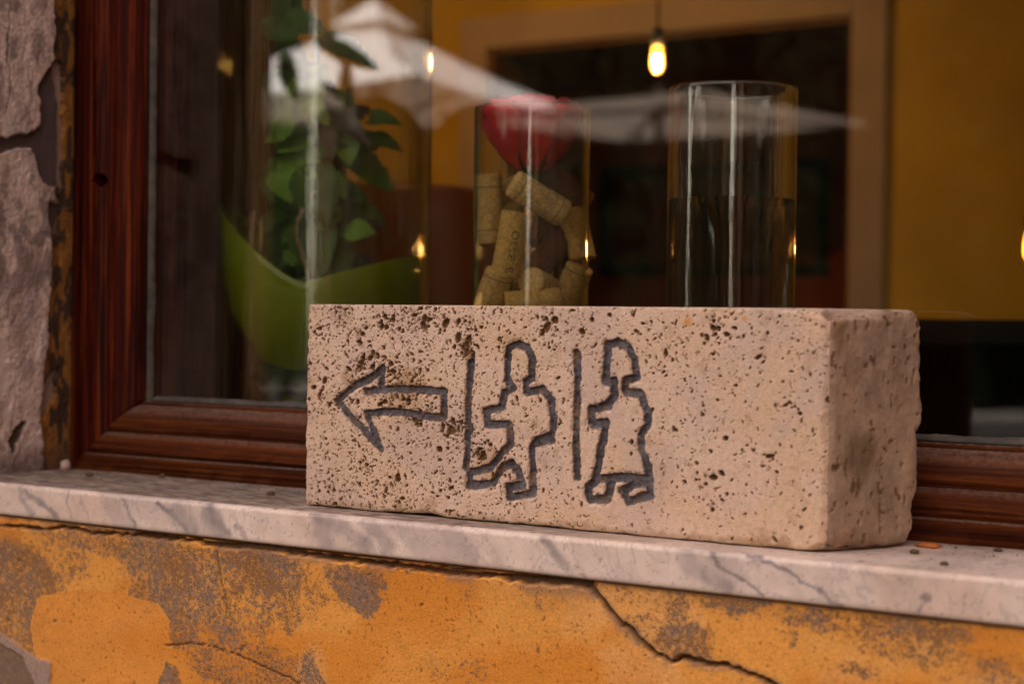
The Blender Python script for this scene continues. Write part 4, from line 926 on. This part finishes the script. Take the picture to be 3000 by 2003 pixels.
cb_ = empty('sideboard', (-.9, 2.5, FL)); tag(cb_, 'black wooden sideboard with shelves against the yellow room', 'sideboard')
ztop = at_d(2850, 937, 2.2).z
sx0, sx1, sy0, sy1 = -1.12, .9, 1.95, 2.35
M_BLKW = mat_wood('black_stained_wood', 0, (.004, .003, .003), (.008, .006, .005), (.014, .01, .008), .5)
box('top', (sx0 - .01, sy0 - .01, ztop - .03), (sx1, sy1, ztop), M_BLKW, cb_, .003); box('side_panel', (sx0, sy0, FL), (sx0 + .03, sy1, ztop - .03), M_BLKW, cb_); box('side_panel', (sx1 - .03, sy0, FL), (sx1, sy1, ztop - .03), M_BLKW, cb_)
box('back_panel', (sx0 + .03, sy1 - .02, FL), (sx1 - .03, sy1, ztop - .03), M_BLKW, cb_)
for z in (.05, .38, .71): box('shelf', (sx0 + .03, sy0 + .005, z), (sx1 - .03, sy1 - .02, z + .025), M_BLKW, cb_)

ch = empty('tub_chair', at_d(1150, 900, 2.9)); ch.location.z = FL; tag(ch, 'round backed brown tub chair in the room behind the plant', 'chair')
cc = at_d(1170, 900, 2.9); ztc = at_d(1170, 540, 2.65).z; M_LEA = plain('brown_leather', (.16, .075, .02), .5, .3, 8, .2, .002)
aa = np.linspace(-2.2, 2.2, 40) + math.atan2(EYE.y - cc.y, EYE.x - cc.x); prf = [(.25, .0), (.29, .02), (.30, .5), (.30, .93), (.28, 1.), (.255, .98), (.245, .5), (.24, .02)]
tt = np.linspace(-1, 1, 40); A_, K_ = np.meshgrid(np.arange(40), np.arange(8), indexing='ij'); pr_ = np.array(prf)
hh = (ztc - (FL + .35)) * (1 - .35 * np.abs(tt[A_]) ** 3)
link('backrest', np_mesh('backrest', np.stack([cc.x + pr_[K_, 0] * np.cos(aa[A_]), cc.y + pr_[K_, 0] * np.sin(aa[A_]), FL + .35 + pr_[K_, 1] * hh], -1), grid_faces(40, 8)), M_LEA, ch)
lathe('seat', [(.001, .3), (.235, .3), (.24, .33), (.24, .44), (.2, .47), (.001, .475)], M_LEA, ch, 40, (cc.x, cc.y, FL))
for k in range(4): a_ = k * math.pi / 2 + .6; tube('leg', [(cc.x + .22 * math.cos(a_), cc.y + .22 * math.sin(a_), FL), (cc.x + .18 * math.cos(a_), cc.y + .18 * math.sin(a_), FL + .33)], .016, M_BLK, ch)

# pendant bulbs: clear envelope, glowing filament, black socket, cord
M_FIL = mat_emit('filament', (1, .52, .15), 26)
def mat_env():
    t = NT('bulb_glass'); tr = t.n('BsdfTransparent', {'Color': (1, .86, .6, 1)}).outputs[0]; gl = t.n('BsdfAnisotropic', {'Roughness': .05}).outputs[0]
    e = t.n('Emission', {'Color': (1, .32, .02, 1), 'Strength': 1.1}).outputs[0]
    return t.surf(t.n('AddShader', {0: t.n('MixShader', {0: .06, 1: tr, 2: gl}).outputs[0], 1: e}).outputs[0])
M_ENV = mat_env(); M_SOCK = plain('black_socket', (.01, .01, .01), .4)
def bulb(p, label, power, k_=.66):
    e = empty('pendant_lamp', p); tag(e, label, 'lamp', 'lit filament bulbs hanging in the room')
    lathe('bulb', [(a_ * k_, b_ * k_) for a_, b_ in ((.0005, -.030), (.008, -.027), (.0135, -.018), (.0155, -.004), (.0145, .012), (.012, .024), (.0105, .036))], M_ENV, e, 32, p)
    for k in range(4):
        a_ = k * math.pi / 2; tube('filament', [(p[0] + .005 * k_ * math.cos(a_), p[1] + .005 * k_ * math.sin(a_), p[2] - .021 * k_), (p[0] + .0075 * k_ * math.cos(a_ + .2), p[1] + .0075 * k_ * math.sin(a_ + .2), p[2] + .014 * k_)], .0022 * k_, M_FIL, e, 6)
    lathe('socket', [(a_ * k_, b_ * k_) for a_, b_ in ((.0005, .034), (.0155, .034), (.0155, .07), (.012, .078), (.004, .082), (.0005, .082))], M_SOCK, e, 24, p)
    tube('cord', [(p[0], p[1], p[2] + .07 * k_), (p[0], p[1], CE)], .0016, M_SOCK, e, 8)
    l = bpy.data.lights.new('bulb_light', 'POINT'); l.energy = power; l.color = (1, .56, .22); l.shadow_soft_size = .012
    lo = bpy.data.objects.new('bulb_light', l); C.objects.link(lo); lo.location = p; lo.parent = e; lo.matrix_parent_inverse = Matrix.Translation(p).inverted()
bulb(at_d(1925, 180, 2.7), 'glowing filament bulb hanging in front of the doorway', .6)
bulb(at_d(880, -330, 3.6), 'glowing filament bulb hanging highest, over the left of the room', 3.8)
bulb(at_d(3021, 727, 2.5), 'glowing filament bulb at the right edge, before the yellow wall', .12)

# ------------------------------------------------------------------ debris on the sill
def crumb(name, p, s, mat, label, cat, seed, flat=.5, group=None):
    bm = bmesh.new(); bmesh.ops.create_icosphere(bm, subdivisions=2, radius=1)
    for v in bm.verts:
        k = 1 + .45 * mnoise.noise(v.co * 1.7 + Vector((seed, 0, 0))); v.co = Vector((v.co.x * s[0] * k, v.co.y * s[1] * k, v.co.z * s[2] * k))
    me = bpy.data.meshes.new(name); bm.to_mesh(me); bm.free(); o = link(name, me, mat); o.location = (p[0], p[1], SILL + s[2] * .8); tag(o, label, cat, group); return o
M_PEB = plain('pale_pebble', (.5, .38, .34), .8, .3, 200); M_CR = plain('brown_crumb', (.09, .055, .035), .9, .4, 300); M_OR = plain('orange_flake', (.45, .13, .02), .7, .3, 200)
q = at_Z(166, 1372, SILL + .004); crumb('pebble', (OX0 + .014, 1.098), (.0050, .0050, .0055), M_PEB, 'small pale pebble in the left corner of the sill', 'pebble', 3)
q = at_Z(2720, 1604, SILL); crumb('plaster_flake', (q.x, q.y), (.0085, .0036, .0020), M_OR, 'orange flake lying by the frame right of the stone sign', 'flake', 5)
crs = [(118, 1378, .0035, 'dark crumb beside the pale pebble'), (262, 1395, .003, 'long brown crumb left on the sill near the frame corner'), (793, 1450, .0028, 'black crumb just left of the stone sign'), (482, 1398, .0028, 'dark crumb against the bottom rail'), (2680, 1622, .0026, 'dark speck nearest the right end of the stone sign'), (2765, 1656, .0022, 'dark speck near the front edge at the right'), (2925, 1570 + 45, .0022, 'dark speck at the far right by the rail'), (960, 1493, .0018, 'tiny crumb under the left end of the stone sign')]
for k, (x, y, s_, lb) in enumerate(crs[:-1]):
    q = at_Z(x, y, SILL); crumb('crumb', (q.x, min(q.y, 1.105)), (s_ * 1.3, s_, s_ * .7), M_CR, lb, 'crumb', k + 10, group='crumbs on the marble sill')
# fine grit: nobody could count it
vs_, fs_ = [], []
g = np.random.default_rng(5)
for k in range(900):
    x = g.uniform(-1.22, -.15); y = 1.112 - abs(g.normal(0, .03)) if g.random() < .7 else g.uniform(.99, 1.11)
    if x > -.80 and g.random() < .5: continue
    if BX0 - .003 < x < BX1 + .038 and y < BY + BD + .003: continue
    if not (.986 < y < 1.112): continue
    s_ = .0004 * math.exp(abs(g.normal(0, .6))); b_ = len(vs_)
    for dx, dy, dz in ((1, 0, 0), (-.5, .87, 0), (-.5, -.87, 0), (0, 0, 1)): vs_.append((x + dx * s_, y + dy * s_ * g.uniform(.6, 1.2), SILL + .0003 + dz * s_))
    fs_ += [(b_, b_ + 1, b_ + 3), (b_ + 1, b_ + 2, b_ + 3), (b_ + 2, b_, b_ + 3)]
me = bpy.data.meshes.new('grit'); me.from_pydata(vs_, [], fs_); me.update()
tag(link('grit', me, plain('grit_grain', (.16, .11, .08), .9, .6, 900), None, False), 'fine grit and dust scattered over the sill', 'grit', None, 'stuff')

# ------------------------------------------------------------------ across the street (mirrored in the pane)
GL = 1.1425
def street(px, py, dist):              # real place of what the pane mirrors in that direction
    p = at_d(px, py, dist); return Vector((p.x, 2 * GL - p.y, p.z))
M_CANV = plain('white_canvas', (.80, .78, .77), .8, .04, 4, .1, .002)
tcv = NT('parasol_canvas')
M_CANV2 = tcv.surf(tcv.n('MixShader', {0: .22, 1: tcv.n('BsdfDiffuse', {'Color': (.78, .76, .75, 1)}).outputs[0], 2: tcv.n('BsdfTranslucent', {'Color': (.62, .5, .4, 1)}).outputs[0]}).outputs[0])
M_POLE = plain('brown_pole_wood', (.06, .03, .015), .6)
def parasol(cx, cy, hem, rise, a, label, flap=True):
    a = Vector((a[0], a[1], 0)); b = Vector((a.y, -a.x, 0)); c = Vector((cx, cy, 0)); e = empty('parasol', c); tag(e, label, 'parasol', 'white parasols across the street')
    cor = [c + a, c + b, c - a, c - b]; cor = [Vector((q.x, q.y, hem)) for q in cor]; apex = Vector((cx, cy, hem + rise)); n = 10
    for k in range(4):
        A, B = cor[k], cor[(k + 1) % 4]; co_ = []; 
        for i in range(n + 1):
            for j in range(n + 1):
                s_ = i / n; t2 = j / n; q = apex.lerp(A.lerp(B, t2), .06 + .94 * s_); q.z -= .09 * math.sin(math.pi * t2) * s_ * rise + .03 * math.sin(math.pi * s_); co_.append(tuple(q))
        me = np_mesh('canopy_panel', co_, grid_faces(n + 1, n + 1)); link('canopy_panel', me, M_CANV2, e)
        tube('rib', [apex - Vector((0, 0, .05)), A - Vector((0, 0, .03))], .014, M_POLE, e, 6); tube('strut', [apex - Vector((0, 0, rise * .5 + .4)), apex.lerp(A, .55) - Vector((0, 0, .04))], .011, M_POLE, e, 6)
    if flap:
        for k in range(4):
            A, B = apex.lerp(cor[k], .20), apex.lerp(cor[(k + 1) % 4], .20); top = apex + Vector((0, 0, .12))
            me = bpy.data.meshes.new('vent_cap'); me.from_pydata([tuple(top), tuple(A + Vector((0, 0, .05))), tuple(B + Vector((0, 0, .05)))], [], [(0, 1, 2)]); link('vent_cap', me, M_CANV2, e, False)
    tube('pole', [(cx, cy, .06), tuple(apex + Vector((0, 0, .1)))], .026, M_POLE, e, 12)
    lathe('parasol_base', [(.001, .0005), (.27, .0005), (.27, .05), (.22, .065), (.05, .07), (.04, .2), (.001, .2)], plain('concrete_base', (.3, .29, .28), .9), e, 32, (cx, cy, 0))
h_ = EYE.z
parasol(-6.35, -5.8, h_ + 1.28, .50, (.95, .85), 'white square parasol with a vented top, mirrored in the pane above the plant')
q1 = street(1950, 330, 11.0)
parasol(q1.x - .05, q1.y, h_ + 1.30, .10, (.9, 1.1), 'flat pale parasol mirrored as a faint band across the doorway', False)
# potted shrub outside whose dark leaves stand before the parasol in the pane's reflection
sb = street(1010, 900, 2.9); shr = empty('potted_shrub', (sb.x, sb.y, 0)); tag(shr, 'broad leaved shrub in a street pot, mirrored dark against the white parasol', 'plant')
DS = 2.9
for k, (a, b, w, mt) in enumerate([((800, 75), (960, 105), .055, 0), ((915, 118), (1112, 208), .034, 0), ((1000, 200), (1010, 300), .012, 0), ((1040, 300), (1215, 430), .075, 0), ((1230, 470), (1165, 300), .05, 0), ((1270, 420), (1500, 320), .062, 2), ((1150, 480), (1290, 530), .03, 0), ((960, 420), (1150, 600), .05, 0), ((1000, 560), (1120, 590), .03, 0), ((830, 150), (870, 300), .035, 0), ((1010, 330), (900, 400), .04, 0), ((930, 240), (1110, 350), .018, 2), ((1020, 470), (860, 560), .05, 0)]):
    leaf(street(*a, DS), street(*b, DS), w, (M_LEAF, M_LEAF2, M_LEAFB)[mt], shr, .01, (.3, 1, .2))
tube('stem', spline([street(1010, 1500, DS), street(1010, 900, DS), street(1020, 560, DS), street(1010, 330, DS), street(1015, 215, DS), street(960, 100, DS)]), .008, M_LEAFB, shr)
tube('stem', spline([street(1016, 620, DS), street(1180, 540, DS), street(1290, 440, DS)]), .006, M_LEAFB, shr)
lathe('clay_pot', [(.001, .001), (.15, .001), (.2, .34), (.215, .35), (.215, .40), (.19, .40), (.18, .36), (.001, .35)], plain('street_clay', (.28, .1, .045), .8), shr, 40, (sb.x, sb.y, 0))
lo_ = street(1010, 1500, DS); tube('trunk', [(sb.x, sb.y, .34), ((sb.x + lo_.x) / 2 + .02, (sb.y + lo_.y) / 2, (.34 + lo_.z) / 2), tuple(lo_)], .012, M_LEAFB, shr)
# open shutter folded against the facade left of the window
sh = empty('window_shutter', (OX0 - .3, .93, SILL)); tag(sh, 'brown wooden shutter folded open against the facade left of the window', 'shutter')
M_SHUT = mat_wood('shutter_wood', 2, (.03, .014, .008), (.06, .028, .016), (.09, .04, .02), .7)
box('shutter_leaf', (OX0 - .62, .925, SILL + .01), (OX0 - .012, .965, OZ1), M_SHUT, sh, .003); box('shutter_leaf', (OX0 - .62, .878, SILL + .01), (OX0 - .012, .918, OZ1), plain('tan_shutter_paint', (.6, .34, .12), .7), sh, .003)
for z in (1.1, 1.9): box('hinge', (OX0 - .03, .919, z), (OX0 - .008, .971, z + .07), M_BLK, sh)
# unseen house wing, added to cut the light coming from the right
nb_ = empty('light_blocking_wing', (4.2, -3, 0)); tag(nb_, 'added ochre house wing out of view, cutting the light from the right', 'building')
bmn = bmesh.new(); box_bm(bmn, (4.2, -7.5, .001), (8.9, FY - .02, 7.6)); men = bpy.data.meshes.new('wall'); bmn.to_mesh(men); bmn.free(); link('wall', men, plain('umber_render', (.20, .10, .05), .9, .3, 5), nb_, False)
box('roof', (3.95, -7.8, 7.601), (8.95, FY - .03, 7.85), plain('roof_tile', (.25, .1, .06), .9), nb_)
for yy in (-6, -3.6, -1.2):
    for zz in (1.0, 4.2):
        wf = box('window', (4.15, yy, zz), (4.199, yy + 1.0, zz + 1.5), M_DARKWOOD2, nb_); box('pane', (4.14, yy + .08, zz + .08), (4.149, yy + .92, zz + 1.42), plain('dark_pane', (.02, .02, .02), .1), wf)
# cypresses added on the far side to keep the reflection dark
M_CYP = plain('cypress_green', (.011, .013, .006), .9, .5, 12, **{'Specular IOR Level': .03})
M_TRUNK = plain('cypress_bark', (.09, .06, .04), .9)
def cyp_mesh(seed):
    g_ = np.random.default_rng(seed); vs2, fs2 = [], []
    for k in range(2600):
        z = g_.uniform(.05, 1) ** 1.0; rad = .92 * (math.sin(math.pi * min(1, z * .62 + .28)) ** .8) * g_.uniform(.75, 1.05) * (1 - z ** 6); a_ = g_.uniform(0, 6.283)
        p = Vector((rad * math.cos(a_), rad * math.sin(a_), .3 + z * 6)); s_ = .16; b_ = len(vs2)
        t2 = Vector((-math.sin(a_), math.cos(a_), g_.uniform(-.4, .4))) * s_ * .5; u2 = Vector((math.cos(a_) * .3, math.sin(a_) * .3, 1)) * s_
        for q_ in (p - t2, p + t2, p + u2): vs2.append(tuple(q_))
        fs2.append((b_, b_ + 1, b_ + 2))
    seg = 18
    b_ = len(vs2); zs_ = np.linspace(0, 1, 16)
    for z in zs_:
        rad = .78 * (math.sin(math.pi * min(1, z * .62 + .28)) ** .8) * (1 - z ** 6) + .01
        for k in range(seg):
            a_ = 2 * math.pi * k / seg; rr = rad * g_.uniform(.85, 1.1); vs2.append((rr * math.cos(a_), rr * math.sin(a_), .3 + z * 6))
    for i in range(15):
        for k in range(seg): fs2.append((b_ + i * seg + k, b_ + i * seg + (k + 1) % seg, b_ + (i + 1) * seg + (k + 1) % seg, b_ + (i + 1) * seg + k))
    me = bpy.data.meshes.new('crown'); me.from_pydata(vs2, [], fs2); me.update(); me.materials.append(M_CYP); return me
cm = [cyp_mesh(1), cyp_mesh(2)]
g = np.random.default_rng(3)
for k in range(19):
    x = -19 + k * 1.28 + (.35 if k > 17 else 0); e = empty('added_cypress_tree', (x, -12.5 + g.uniform(-.3, .3), 0)); tag(e, 'dark cypress added across the street to darken the mirrored view', 'tree', 'cypress trees added across the street')
    o = bpy.data.objects.new('crown', cm[k % 2]); C.objects.link(o); o.parent = e; o.rotation_euler.z = g.uniform(0, 6); s_ = g.uniform(.95, 1.12); o.scale = (s_, s_, s_)
    tube('trunk', [(x, e.location.y, 0), (x, e.location.y, .8)], .09, M_TRUNK, e, 8)
